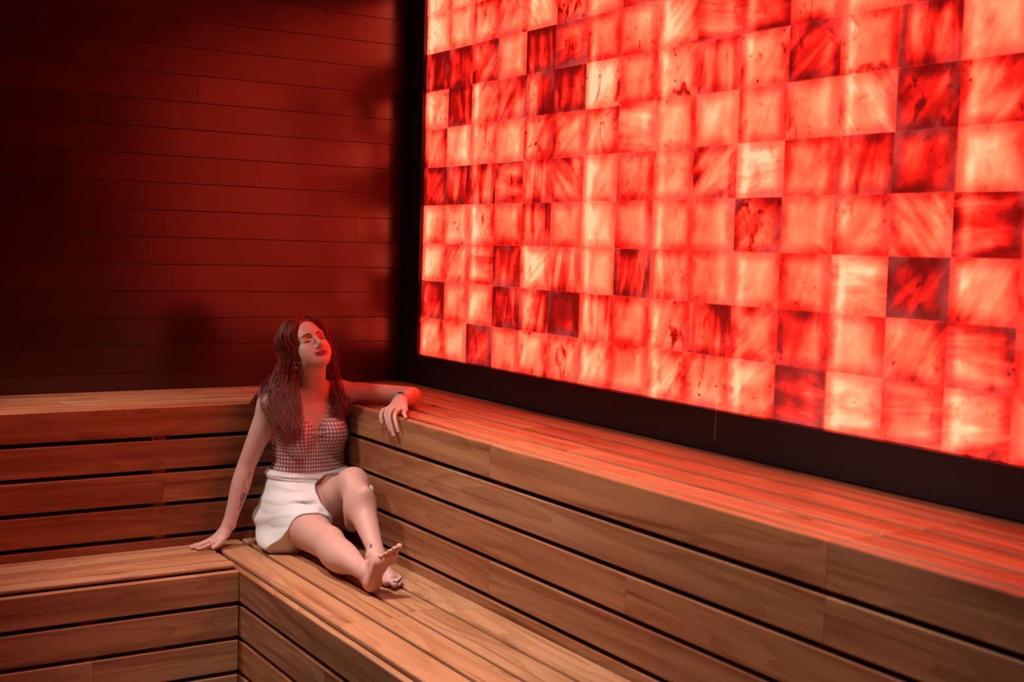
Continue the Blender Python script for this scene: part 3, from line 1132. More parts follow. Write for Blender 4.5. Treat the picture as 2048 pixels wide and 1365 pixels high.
    S.add([tube_f([(*h_, .088), (*(h_ * .6 + k_ * .4), .080), (*(h_ * .2 + k_ * .8), .061), (*k_, .0510)], 9) + (.03,),
           tube_f([(*k_, .0510), (*(k_ * .8 + a_ * .2), .0490), (*(k_ * .5 + a_ * .5), .0445), (*(k_ * .2 + a_ * .8), .0330), (*a_, .0290)], 9) + (.035,),
           ell(k_ * .66 + a_ * .34 + np.array((.0, .022, -.012)), (.045, .044, .110), [(1, 0, 0), (0, .81, .58), (0, -.58, .81)]) + (.05,)], .03, .04, weight=legblend)

    # feet: length, inner-side and sole directions
    def foot(O, L, N, wsign, size):
        L = np.array(L, float)
        L /= np.linalg.norm(L)
        N = np.array(N, float)
        N -= L * (N @ L)
        N /= np.linalg.norm(N)
        W = np.cross(L, N) * wsign
        A = np.stack([L, W, N])
        O = np.array(O, float)

        def q(l, w, n):
            return O + size * (np.array([l, w, n]) @ A)
        z = size
        core = [ell(q(.030, 0, -.004), np.array((.035, .029, .030)) * z, A) + (.02,),
                cone(q(.035, -.013, .004), q(.150, -.026, .006), .022 * z, .016 * z) + (.02,),
                cone(q(.042, .002, -.052), q(.100, .010, -.034), .032 * z, .026 * z) + (.025,),
                cone(q(.100, .008, -.032), q(.168, .012, -.006), .026 * z, .017 * z) + (.025,),
                cone(q(.040, .000, -.062), q(.030, .0, -.010), .0285 * z, .028 * z) + (.025,),
                ell(q(.110, .002, -.008), np.array((.062, .026, .013)) * z, A) + (.02,),
                ell(q(.158, .000, .004), np.array((.024, .030, .013)) * z, A) + (.015,),
                ell(q(.165, .026, .004), np.array((.024, .018, .015)) * z, A) + (.015,),
                ell(q(.150, -.026, .006), np.array((.024, .015, .013)) * z, A) + (.015,)]
        S.add(core, .02, .012, weight=None)
        toes = [((.178, .030, .002), (.224, .031, .000), .0120, .0118)]
        for i in range(4):
            toes.append(((.176 - .008 * i, .0105 - .0130 * i, .003), (.220 - .0125 * i, .0095 - .0135 * i, .003), .0082 - .0005 * i, .0080 - .0006 * i))
        for a, b_, r1, r2 in toes:
            m = tuple((np.array(a) + np.array(b_)) / 2 + np.array((0, 0, -.005)))
            S.add([tube_f([(*q(*a), r1 * z), (*q(*m), r1 * z * .9), (*q(*b_), r2 * z)], 4)], .004, .005, pad=.02)
        return q
    fR = foot((-.866, -1.466, .4970), (.092, -.578, .807), (.051, -.796, -.580), 1.0, .90)
    fL = foot((-.772, -1.262, .5065), (.10, -.99, -.03), (0, 0, -1), -1.0, 0.93)

    # right hand flat on the bench, fingers to her right
    palm = [cone(P_['wrR'], (-1.082, -.650, .538), .0225, .0215) + (.012,),
            cone((-1.080, -.662, .536), (-1.125, -.672, .506), .0150, .0105) + (.014,), cone((-1.080, -.652, .537), (-1.130, -.652, .509), .0150, .0108) + (.014,),
            cone((-1.080, -.642, .536), (-1.128, -.632, .507), .0140, .0102) + (.014,), cone((-1.080, -.636, .533), (-1.120, -.612, .502), .0135, .0095) + (.014,)]
    S.add(palm, .012, .014, pad=.03)
    fingers_r = [((-1.125, -.672, .506), (-1.152, -.674, .497), (-1.172, -.672, .4905), (-1.190, -.668, .4875), .0092, .0070),
                 ((-1.130, -.652, .509), (-1.160, -.651, .499), (-1.184, -.648, .4905), (-1.205, -.644, .4872), .0094, .0070),
                 ((-1.128, -.632, .507), (-1.158, -.628, .497), (-1.181, -.622, .4900), (-1.200, -.617, .4868), .0090, .0067),
                 ((-1.120, -.612, .502), (-1.144, -.605, .493), (-1.162, -.599, .4880), (-1.177, -.594, .4862), .0080, .0060)]
    for a, b_, c, d, r1, r2 in fingers_r:
        S.add([tube_f([(*a, r1), (*b_, (r1 + r2) * .5), (*c, r2 * 1.06), (*d, r2 * .92)], 4)], .004, .006, pad=.02)
    S.add([tube_f([(-1.078, -.664, .533, .0125), (-1.098, -.682, .515, .0112), (-1.117, -.688, .498, .0088), (-1.134, -.686, .4885, .0076)], 4)], .004, .010, pad=.02)

    # left hand draped over the edge of the upper bench
    kn = [(-.600, -1.040, 1.0300), (-.592, -1.062, 1.0350), (-.578, -1.088, 1.0360), (-.562, -1.108, 1.0360)]
    w0 = np.array(P_['wrL'])
    pl = [cone(w0, w0 + (np.array(kn[1]) - w0) * .3, .0225, .021) + (.012,)]
    for i, (p, r) in enumerate(zip(kn, (.0105, .0108, .0104, .0095))):
        st = w0 + np.array([(-.012, .000, -.004), (-.008, -.008, .0), (-.002, -.014, .0), (.004, -.018, -.003)][i])
        pl.append(cone(st, p, .0150, r) + (.014,))
    S.add(pl, .012, .014, pad=.03)
    fingers_l = [(kn[0], (-.6180, -1.062, 1.013), (-.6200, -1.083, .985), (-.6180, -1.100, .960), .0092, .0070),
                 (kn[1], (-.6180, -1.088, 1.014), (-.6210, -1.110, .980), (-.6180, -1.128, .946), .0095, .0070),
                 (kn[2], (-.6130, -1.122, 1.020), (-.6200, -1.148, .994), (-.6180, -1.163, .966), .0091, .0068),
                 (kn[3], (-.5860, -1.142, 1.030), (-.5930, -1.165, 1.0235), (-.5990, -1.183, 1.0190), .0082, .0062)]
    for a, b_, c, d, r1, r2 in fingers_l:
        S.add([tube_f([(*a, r1), (*b_, (r1 + r2) * .5), (*c, r2 * 1.06), (*d, r2 * .92)], 4)], .004, .006, pad=.02)
    S.add([tube_f([(-.540, -.986, 1.046, .0125), (-.572, -.994, 1.026, .0110), (-.600, -1.004, 1.0215, .0090), (-.6170, -1.020, 1.002, .0080), (-.6185, -1.032, .980, .0068)], 4)], .004, .010, pad=.02)
    # flesh flattens where it presses on the seat, the risers and the bench edge
    for v in S.vols:
        ax = [(v.lo[i] + v.h * np.arange(v.n[i])).astype(np.float32) for i in range(3)]
        X, Y, Z = np.meshgrid(*ax, indexing='ij', sparse=True)
        v.F = np.maximum(v.F, ZS + .0012 - Z)
        v.F = np.maximum(v.F, np.minimum(X + DU + .0015, ZU + .0012 - Z))
        v.F = np.maximum(v.F, np.minimum(np.minimum(Y + EU + .0015, ZU + .0012 - Z), Z - .52))
    return S, fR, fL, kn, fingers_l, fingers_r


SCULPT, FOOT_R, FOOT_L, KN_L, FING_L, FING_R = build_body()
BV, BQ = SCULPT.mesh()
# ------------------------------------------------------------------ the woman: skin, hair, clothes, jewellery
person = empty('person', (-0.75, -0.70, ZS), 'barefoot woman with long auburn hair lounging, eyes closed, in the bench corner', 'person')


def make_skin():
    m, nt, b = new_mat('skin')
    L = nt.links.new
    va = node(nt, 'ShaderNodeVertexColor', layer_name='tint')
    tc = node(nt, 'ShaderNodeTexCoord')
    nz = node(nt, 'ShaderNodeTexNoise')
    nz.inputs['Scale'].default_value = 18
    nz.inputs['Detail'].default_value = 4
    L(tc.outputs['Object'], nz.inputs['Vector'])
    mx = node(nt, 'ShaderNodeMix', data_type='RGBA', blend_type='MULTIPLY')
    mx.inputs['B'].default_value = (0.94, 0.84, 0.82, 1)
    L(va.outputs['Color'], mx.inputs['A'])
    L(nz.outputs['Fac'], mx.inputs['Factor'])
    L(mx.outputs['Result'], b.inputs['Base Color'])
    b.inputs['Roughness'].default_value = 0.48
    b.inputs['Specular IOR Level'].default_value = 0.4
    b.inputs['Subsurface Weight'].default_value = 0.12
    b.inputs['Subsurface Radius'].default_value = (0.012, 0.005, 0.003)
    b.inputs['Subsurface Scale'].default_value = 0.6
    return m


SKIN = make_skin()
body_me = np_mesh('body', BV, BQ)
tint = np.tile(np.array([0.68, 0.375, 0.305]), (len(BV), 1))


def soft_tint(local, centre, rad, col, amt):
    d = np.linalg.norm((local - np.array(centre)) / np.array(rad), axis=1)
    w = np.clip((1.10 - d) * 3.5, 0, 1) if amt >= 1 else np.clip(1.15 - d, 0, 1) ** 1.2 * amt
    return w[:, None], np.array(col)


hl = (BV - HEAD_O) @ HEAD_A.T
near_head = np.linalg.norm(hl, axis=1) < 0.14
for c, r, col, amt in [((0, .092, -.0628), (.0300, .05, .0062), (.27, .035, .036), 1.0), ((0, .090, -.0712), (.0260, .05, .0068), (.27, .035, .036), 1.0),
                       ((.042, .06, -.030), (.024, .03, .020), (.66, .26, .21), .45), ((-.042, .06, -.030), (.024, .03, .020), (.66, .26, .21), .45),
                       ((.031, .08, .006), (.019, .03, .010), (.40, .13, .10), .8), ((-.031, .08, .006), (.019, .03, .010), (.40, .13, .10), .8)]:
    w, cc = soft_tint(hl, c, r, col, amt)
    w = w * near_head[:, None]
    tint = tint * (1 - w) + cc * w
# pinker soles, knees, finger ends
for c, r, col, amt in [(FOOT_R(.12, 0, .03), .12, (.60, .26, .20), .5), (P_['kneeR'], .07, (.68, .33, .25), .4), (P_['kneeL'], .07, (.68, .33, .25), .4),
                       ((-1.19, -.64, .487), .05, (.66, .31, .24), .5), ((-.615, -1.11, .97), .06, (.66, .31, .24), .5)]:
    d = np.linalg.norm(BV - np.array(c), axis=1) / r
    w = (np.clip(1.2 - d, 0, 1) * amt)[:, None]
    tint = tint * (1 - w) + np.array(col) * w
paint(body_me, 'tint', tint)
body = link_mesh('body', body_me, SKIN, person, Matrix())
BVH = BVHTree.FromPolygons([tuple(v) for v in BV], [tuple(q) for q in BQ])


def on_skin(p, lift=0.0):
    loc, nor, i, d = BVH.find_nearest(Vector(p))
    v = Vector(p) - loc
    n = nor if nor.dot(v) >= 0 or v.length < 1e-6 else nor
    return np.array(loc + n * lift), np.array(n)


class Tubes:
    """many tapered strands in one mesh"""

    def __init__(self, sides=4):
        self.V, self.Q, self.s, self.n = [], [], sides, 0

    def add(self, pts, radii, flat=1.0, up=None):
        pts = np.asarray(pts, float)
        n = len(pts)
        T = np.gradient(pts, axis=0)
        T /= np.linalg.norm(T, axis=1, keepdims=True) + 1e-9
        u = np.array(up, float) if up is not None else np.array([0.31, -0.52, 0.79])
        A = np.cross(T, u)
        A /= np.linalg.norm(A, axis=1, keepdims=True) + 1e-9
        B = np.cross(T, A)
        r = np.broadcast_to(np.asarray(radii, float), (n,))
        an = np.linspace(0, 2 * np.pi, self.s, endpoint=False)
        ring = pts[:, None] + r[:, None, None] * (np.cos(an)[None, :, None] * A[:, None] + flat * np.sin(an)[None, :, None] * B[:, None])
        self.V.append(ring.reshape(-1, 3))
        i = np.arange(n - 1)[:, None] * self.s
        j = np.arange(self.s)[None]
        k = (j + 1) % self.s
        q = np.stack([i + j, i + k, i + self.s + k, i + self.s + j], -1).reshape(-1, 4) + self.n
        self.Q.append(q)
        self.n += n * self.s

    def build(self, name, mat, parent):
        return link_mesh(name, np_mesh(name, np.vstack(self.V), np.vstack(self.Q)), mat, parent, Matrix())


def spl(pts, n):
    P = np.array(pts, float)
    return spline_pts(P, n)


# hair ---------------------------------------------------------------
def make_hair():
    m, nt, b = new_mat('auburn_hair')
    L = nt.links.new
    tc = node(nt, 'ShaderNodeTexCoord')
    nz = node(nt, 'ShaderNodeTexNoise')
    nz.inputs['Scale'].default_value = 70
    nz.inputs['Detail'].default_value = 2
    mp = node(nt, 'ShaderNodeMapping')
    mp.inputs['Scale'].default_value = (1, 1, 0.12)
    L(tc.outputs['Object'], mp.inputs['Vector'])
    L(mp.outputs['Vector'], nz.inputs['Vector'])
    mx = node(nt, 'ShaderNodeMix', data_type='RGBA')
    mx.inputs['A'].default_value = (0.085, 0.010, 0.006, 1)
    mx.inputs['B'].default_value = (0.40, 0.042, 0.014, 1)
    L(nz.outputs['Fac'], mx.inputs['Factor'])
    L(mx.outputs['Result'], b.inputs['Base Color'])
    b.inputs['Roughness'].default_value = 0.42
    b.inputs['Specular IOR Level'].default_value = 0.55
    return m


HAIR = make_hair()
rh = np.random.default_rng(3)


def skull(az, el, lift):
    """point over the skull: az 0 = face, 90 = her right side (negative x)"""
    a, e_ = np.radians(az), np.radians(el)
    r = np.array([.0725, .0925, .0845]) + lift
    return hp(-np.sin(a) * np.cos(e_) * r[0], -.012 + np.cos(a) * np.cos(e_) * r[1], .030 + np.sin(e_) * r[2])


def lerp_path(A, B, t):
    return [np.array(a) * (1 - t) + np.array(b) * t for a, b in zip(A, B)]


R0 = [(-.848, -.728, 1.098), (-.846, -.782, 1.000), (-.868, -.812, .926), (-.892, -.808, .878)]
R5 = [(-.882, -.712, 1.097), (-.890, -.770, 1.000), (-.884, -.812, .935), (-.908, -.802, .888)]
R1 = [(-.914, -.655, 1.085), (-.928, -.716, 1.012), (-.920, -.768, .954), (-.932, -.775, .905)]
L0 = [(-.659, -.672, 1.115), (-.672, -.722, 1.066), (-.679, -.758, 1.013), (-.708, -.772, .978)]
L1 = [(-.634, -.620, 1.100), (-.624, -.692, 1.055), (-.640, -.737, .990), (-.665, -.762, .965)]
BK = [(-.880, -.605, 1.105), (-.920, -.605, 1.060), (-.950, -.600, 1.022), (-.940, -.598, 1.010)]
BK2 = [(-.800, -.590, 1.110), (-.785, -.595, 1.060), (-.775, -.605, 1.030), (-.770, -.610, 1.024)]

hair = Tubes(4)


def strand(path, r0, jit, wave, phase, npt=7):
    S = spl(path, npt)
    n = len(S)
    t = np.linspace(0, 1, n)
    amp = np.clip((t - .34) / .5, 0, 1) * wave
    S = S + np.outer(np.sin(t * 11 + phase) * amp, (.83, -.52, .05)) + np.outer(np.cos(t * 10 + phase) * amp * .7, (.2, -.6, .2))
    S = S + np.outer(np.clip(t * 1.6, .12, 1), jit)
    r = r0 * np.clip(1.15 - t ** 3 * 1.05, .12, 1) * np.clip(.5 + t * 4, 0, 1)
    hair.add(S, r)


for side in (1, -1):                     # her right (towards the left of the picture), then her left
    A, M_, B = (R0, R5, R1) if side == 1 else (L0, lerp_path(L0, L1, .5), L1)
    for i in range(1250 if side == 1 else 1000):
        t = rh.uniform(0, 1)
        lift = rh.uniform(.003, .016) + .004 * t
        root = skull(0, 50 + 78 * t, .003) + HEAD_A[0] * .008
        azf = 40 + 115 * t ** .85
        d1 = (1 - t) ** 1.3
        azf -= 9 * (1 - t) ** 5
        pts = [root, skull(side * (azf * .72 + 2 - 4 * d1), 64 - 16 * d1, lift), skull(side * (azf + 2 * d1), 38 - 12 * d1, lift + .003),
               skull(side * (azf + 16 * d1), 4, lift + .006), skull(side * (azf + 26 * d1), -26, lift + .007)]
        tt = t + rh.normal(0, .06)
        end = lerp_path(A, M_, np.clip(tt * 2, 0, 1)) if tt < .5 else lerp_path(M_, B, np.clip(tt * 2 - 1, 0, 1))
        n_end = rh.choice([4, 3, 2], p=[.36, .40, .24])
        clump = math.floor(t * 11)
        strand(pts + end[:n_end], rh.uniform(.0008, .0016), rh.normal(0, .0075, 3), rh.uniform(.016, .028) * (1 if side == 1 else .6), clump * 1.3 + rh.normal(0, .30) + side, 5)
for i in range(300):                      # falling down her back on to the bench
    t = rh.uniform(0, 1)
    lift = rh.uniform(.003, .014)
    pts = [skull(150 + 60 * t, 72, lift), skull(150 + 60 * t, 35, lift + .004), skull(150 + 60 * t, -5, lift + .006)]
    strand(pts + lerp_path(BK, BK2, t), rh.uniform(.0010, .0018), rh.normal(0, .007, 3), .005, rh.normal(0, 1))
for i in range(180):                       # the curl that lies behind her right shoulder
    pts = [skull(128, -10, .014), np.array((-.870, -.600, 1.115))] + [np.array(p) for p in BK[1:]]
    strand(pts, rh.uniform(.0009, .0016), rh.normal(0, .0065, 3), .003, rh.normal(0, 1))
for i in range(26):                       # loose ends over the top
    t = rh.uniform(.1, .9)
    end = lerp_path(R0, R5, t)
    e2 = [end[1], end[2], end[3] + np.array((rh.normal(0, .02), -.004, rh.uniform(-.02, .012)))]
    strand([np.array(end[0])] + e2, rh.uniform(.0008, .0014), rh.normal(0, .006, 3), .010, rh.uniform(0, 6))
# scalp cap under the strands
capv = Vol(HEAD_O - .15, HEAD_O + .15, .003)
capS = Sculpt([capv])
capS.add([ell(hp(0, -.012, .030), (.0765, .0965, .0890), HEAD_A), ell(hp(0, -.045, -.030), (.070, .060, .070), HEAD_A)], .02, 0)
capS.cut(ell(hp(0, .114, -.024), (.0645, .098, .117), HEAD_A), .006)
capS.cut(ell(hp(0, .060, -.110), (.085, .075, .070), HEAD_A), .006)
cv, cq = capS.mesh()
hair.V.append(cv)
hair.Q.append(cq + hair.n)
hair.n += len(cv)
hair.build('hair', HAIR, person)

# brows and lashes ------------------------------------------------------
BROW = plain('brow_hair', (0.075, 0.022, 0.014), 0.6)
for s in (-1, 1):
    tb = Tubes(5)
    pts = [on_skin(hp(s * x, f, z), -.0006)[0] for x, f, z in ((.013, .098, .0110), (.022, .10, .0150), (.032, .095, .0180), (.042, .088, .0165), (.051, .078, .0085))]
    tb.add(spl(pts, 5), np.interp(np.linspace(0, 1, 21), [0, .15, .6, 1], [.0024, .0036, .0028, .0010]), .6)
    tb.build('eyebrow', BROW, person)
    tb = Tubes(5)
    pts = [on_skin(hp(s * x, f, z), .0003)[0] for x, f, z in ((.0205, .086, -.0066), (.0255, .092, -.0076), (.032, .096, -.0082), (.039, .092, -.0082), (.0470, .082, -.0066))]
    tb.add(spl(pts, 5), np.interp(np.linspace(0, 1, 21), [0, .4, .8, 1], [.0008, .0016, .0020, .0010]), .8)
    for q in np.linspace(.35, 1, 9):
        c = spl(pts, 5)[int(q * 20)]
        d = HEAD_A[1] * .9 - HEAD_A[2] * .55 + HEAD_A[0] * s * .45 * q
        tb.add([c, c + d * .0035, c + d * .0060 + HEAD_A[2] * .0008], [.0005, .0004, .0002])
    tb.build('eyelashes', BROW, person)

# halter top -------------------------------------------------------------


def make_print():
    m, nt, b = new_mat('printed_fabric')
    L = nt.links.new
    tc = node(nt, 'ShaderNodeTexCoord')
    sep = node(nt, 'ShaderNodeSeparateXYZ')
    L(tc.outputs['Object'], sep.inputs[0])
    # unroll round the torso axis so columns keep their width
    dx = math_n(nt, 'SUBTRACT', sep.outputs['X'], -.745 + .75)
    dy = math_n(nt, 'SUBTRACT', sep.outputs['Y'], -.668 + .70)
    th = math_n(nt, 'ARCTAN2', dx, math_n(nt, 'MULTIPLY', dy, -1.0))
    u = math_n(nt, 'MULTIPLY', th, 0.135 / 0.0245)
    v = math_n(nt, 'DIVIDE', sep.outputs['Z'], 0.0145)
    fv = math_n(nt, 'FRACT', v)
    zig = math_n(nt, 'MULTIPLY', math_n(nt, 'PINGPONG', v, 0.5), 0.42)
    fu = math_n(nt, 'FRACT', math_n(nt, 'ADD', u, zig))
    isred = math_n(nt, 'LESS_THAN', fu, 0.5)
    base = node(nt, 'ShaderNodeMix', data_type='RGBA')
    base.inputs['A'].default_value = (0.175, 0.185, 0.200, 1)
    base.inputs['B'].default_value = (0.53, 0.075, 0.050, 1)
    L(isred, base.inputs['Factor'])
    # white lozenges strung between the columns
    lu = math_n(nt, 'ABSOLUTE', math_n(nt, 'SUBTRACT', math_n(nt, 'FRACT', math_n(nt, 'ADD', math_n(nt, 'MULTIPLY', u, 2.0), .12)), 0.5))
    lv = math_n(nt, 'ABSOLUTE', math_n(nt, 'SUBTRACT', fv, 0.5))
    dia = math_n(nt, 'LESS_THAN', math_n(nt, 'ADD', math_n(nt, 'MULTIPLY', lu, 1.0), math_n(nt, 'MULTIPLY', lv, 1.0)), 0.36)
    mx = node(nt, 'ShaderNodeMix', data_type='RGBA')
    mx.inputs['B'].default_value = (0.72, 0.66, 0.64, 1)
    L(base.outputs['Result'], mx.inputs['A'])
    L(dia, mx.inputs['Factor'])
    L(mx.outputs['Result'], b.inputs['Base Color'])
    b.inputs['Roughness'].default_value = 0.5
    nz = node(nt, 'ShaderNodeTexNoise')
    nz.inputs['Scale'].default_value = 22
    mp = node(nt, 'ShaderNodeMapping')
    mp.inputs['Scale'].default_value = (.6, .6, 2.4)
    mp.inputs['Rotation'].default_value = (0, .45, 0)
    L(tc.outputs['Object'], mp.inputs['Vector'])
    L(mp.outputs['Vector'], nz.inputs['Vector'])
    bp = node(nt, 'ShaderNodeBump')
    bp.inputs['Strength'].default_value = 0.5
    bp.inputs['Distance'].default_value = 0.006
    L(nz.outputs['Fac'], bp.inputs['Height'])
    L(bp.outputs['Normal'], b.inputs['Normal'])
    return m


def shell(grow, lo, hi, h, region, extra=None):
    """cloth cut from the body's own field: grown by grow(X,Y,Z), kept where region < 0"""
    v = Vol(lo, hi, h)
    ax = [v.lo[i] + v.h * np.arange(v.n[i]) for i in range(3)]
    X, Y, Z = np.meshgrid(*ax, indexing='ij')
    pts = np.stack([X.ravel(), Y.ravel(), Z.ravel()], 1)
    d = SCULPT.sample(pts).reshape(X.shape)
    if extra is not None:
        d = extra(d, X, Y, Z)
    d = d - grow(X, Y, Z)
    v.F = np.maximum(d, region(X, Y, Z)).astype(np.float32)
    V, Q = surface_nets(v.F, v.lo, v.h)
    # keep only the largest connected piece
    lab = np.arange(len(V))
    while True:
        m = lab[Q].min(1)
        new = lab.copy()
        for k in range(4):
            np.minimum.at(new, Q[:, k], m)
        new = new[new]
        if np.array_equal(new, lab):
            break
        lab = new
    ids, cnt = np.unique(lab[Q[:, 0]], return_counts=True)
    Q = Q[lab[Q[:, 0]] == ids[cnt.argmax()]]
    used = np.unique(Q)
    remap = np.zeros(len(V), int)
    remap[used] = np.arange(len(used))
    return V[used], remap[Q]


AP = (-.763, .927)          # bottom of the neckline


def top_region(X, Y, Z):
    r = (.757 - Z)
    # V neckline
    vx = X - AP[0]
    vee = np.minimum((Z - AP[1]) * .72 + vx * .72, (Z - AP[1]) * .62 - vx * .80)
    r = np.maximum(r, np.where(Y < -.66, vee, -1))
    # keyhole under the tie
    kx, kz = (X + .7625) / .0075, np.clip(Z, .864, .897)
    key = np.sqrt((X + .7625) ** 2 + (Z - kz) ** 2) - .0085
    r = np.maximum(r, np.where(Y < -.70, -key, -1))
    # armholes and straps
    for s, c in ((-1, (-.925, -.655, .985)), (1, (-.575, -.655, .985))):
        dd = np.sqrt((X - c[0]) ** 2 + ((Y - c[1]) * .75) ** 2 + ((Z - c[2]) * .95) ** 2) - .0880
        r = np.maximum(r, -dd)
    r = np.maximum(r, np.where(Y > -.66, Z - .93, -1))
    r = np.maximum(r, Z - 1.035)
    arm = np.minimum(cone(P_['shR'], P_['elR'], .055, .055)[0](X, Y, Z), cone(P_['shL'], P_['elL'], .055, .055)[0](X, Y, Z))
    return np.maximum(np.maximum(r, -arm), np.where(Z < 1.015, X + .6035, -1))


tv, tq = shell(lambda X, Y, Z: .0045 - .0022 * np.exp(-((Z - .862) / .0022) ** 2) + .0016 * np.sin(Z * 95 + X * 40 - Y * 30) * np.clip((.86 - Z) / .05, 0, 1),
               (-.925, -.84, .735), (-.57, -.558, 1.045), .0030, top_region)
link_mesh('halter_top', np_mesh('halter_top', tv - np.array([-.75, -.70, 0]), tq), make_print(), person, Matrix.Translation((-.75, -.70, 0)))
tie = Tubes(6)
TRIM = plain('halter_trim', (0.62, 0.50, 0.48), 0.6)
tie.add([on_skin((-.763 + x, -.84, .9265 + dz), .005)[0] for x, dz in ((-.009, .003), (-.005, .0), (0, -.001), (.005, .0), (.009, .003))], .0022)
tie.build('neckline_tie', TRIM, person)

# wrap skirt ---------------------------------------------------------------


def make_cloth():
    m, nt, b = new_mat('white_muslin')
    L = nt.links.new
    tc = node(nt, 'ShaderNodeTexCoord')
    nz = node(nt, 'ShaderNodeTexNoise')
    nz.inputs['Scale'].default_value = 45
    nz.inputs['Detail'].default_value = 4
    L(tc.outputs['Object'], nz.inputs['Vector'])
    mx = node(nt, 'ShaderNodeMix', data_type='RGBA')
    mx.inputs['A'].default_value = (0.74, 0.68, 0.67, 1)
    mx.inputs['B'].default_value = (0.86, 0.81, 0.80, 1)
    L(nz.outputs['Fac'], mx.inputs['Factor'])
    L(mx.outputs['Result'], b.inputs['Base Color'])
    b.inputs['Roughness'].default_value = 0.8
    b.inputs['Sheen Weight'].default_value = 0.1
    bp = node(nt, 'ShaderNodeBump')
    bp.inputs['Strength'].default_value = 0.25
    bp.inputs['Distance'].default_value = 0.003
    L(nz.outputs['Fac'], bp.inputs['Height'])
    L(bp.outputs['Normal'], b.inputs['Normal'])
    return m


KNOT = (-.606, .738)


def skirt_extra(d, X, Y, Z):
    # cloth bridges the lap and pools on the bench beside her right thigh
    f1 = ell((-.83, -.78, .615), (.10, .10, .085))[0](X, Y, Z)
    f2 = ell((-.918, -.790, .500), (.046, .110, .034))[0](X, Y, Z)
    f3 = ell((-.868, -.750, .565), (.066, .130, .085))[0](X, Y, Z)
    d = smin(smin(smin(d, f1, .05), f3, .05), f2, .045)
    return np.maximum(d, ZS + .004 - Z)


def skirt_grow(X, Y, Z):
    ph = np.arctan2(KNOT[1] - Z, KNOT[0] - X + .02)
    rad = np.sqrt((X - KNOT[0]) ** 2 + (Z - KNOT[1]) ** 2)
    w = np.clip((rad - .02) / .10, 0, 1) * np.clip((.735 - Z) / .02, 0, 1)
    fold = .0092 * np.sin(ph * 19 + 9 * Y + 1.2 * np.sin(rad * 26)) + .0048 * np.sin(ph * 43 - 14 * Y + 1.6 * np.sin(rad * 20 + 1))
    band = .0075 * np.clip(1 - np.abs(Z - .752) / .017, 0, 1) ** .5
    roll = .0022 * np.sin(Z * 420 + X * 14) * np.exp(-((Z - .748) / .02) ** 2)
    legl = cone(P_['hipL'], P_['kneeL'], .112, .080)[0](X, Y, Z) + np.maximum(0, Y + .755) * 2.5
    ease = np.clip((X + .925) / .06, .12, 1)
    roll = roll * ease
    fold = fold * (1 - (1 - ease) * np.clip((Z - .60) / .08, 0, 1))
    return np.maximum(.0115 + band + fold * w * np.clip(legl / .06 - .1, .05, 1) + roll, .0070)


def skirt_region(X, Y, Z):
    top = Z - (.764 + .012 * np.clip((X + .90) / .10, -1, 1) * 0 + .006 * np.sin(X * 18))
    hem = -(Y + .868 + .60 * (Z - .51) + .10 * (X + .85) + .010 * np.sin(X * 40 + Z * 25))
    # front opening: from the waist knot down to the inner edge of the hem
    edge = (X - KNOT[0]) * .70 - (Z - KNOT[1]) * .71 - .012 + .010 * np.sin(Z * 38)
    opening = edge - np.maximum(0, Y + .70) * 4.0
    r = np.maximum(top, smax(hem, opening, .03))
    legl = cone(P_['hipL'], P_['kneeL'], .112, .080)[0](X, Y, Z)
    r = smax(r, -(legl + np.maximum(0, Y + .755) * 2.5 + np.maximum(0, Z - .722) * 4.0 * np.clip((Y + .785) / .03, 0, 1)), .012)
    r = np.maximum(r, np.where(Z > .575, -.972 - X, -1))
    r = np.maximum(r, np.where(Z > .66, -.945 - X, -1))
    r = np.maximum(r, X + .6045)
    arm = cone(P_['elR'], P_['wrR'], .062, .050)[0](X, Y, Z)
    return np.maximum(r, -np.minimum(arm, cone(P_['shR'], P_['elR'], .062, .062)[0](X, Y, Z)))


sv, sq = shell(skirt_grow, (-1.03, -1.00, ZS), (-.565, -.557, .785), .0030, skirt_region, skirt_extra)
CLOTH = make_cloth()
link_mesh('skirt', np_mesh('skirt', sv, sq), CLOTH, person, Matrix())
# the skirt's other panel, fallen behind the raised thigh
pv = []
U, Wd = 14, 9
for i in range(U):
    for j in range(Wd):
        a, c = i / (U - 1), j / (Wd - 1)
        x = -.634 + .008 * math.sin(a * 9 + c * 3) - .016 * c * (1 - a)
        y = -.70 - .29 * a
        z = .725 - .10 * a ** 2 * .2 - c * (.215 - .04 * a) + .030 * a
        pv.append((x, y, z))
pq = [(i * Wd + j, i * Wd + j + 1, (i + 1) * Wd + j + 1, (i + 1) * Wd + j) for i in range(U - 1) for j in range(Wd - 1)]
po = link_mesh('skirt_panel', np_mesh('skirt_panel', np.array(pv), np.array(pq)), CLOTH, person, Matrix())
so = po.modifiers.new('thickness', 'SOLIDIFY')
so.thickness = 0.0025

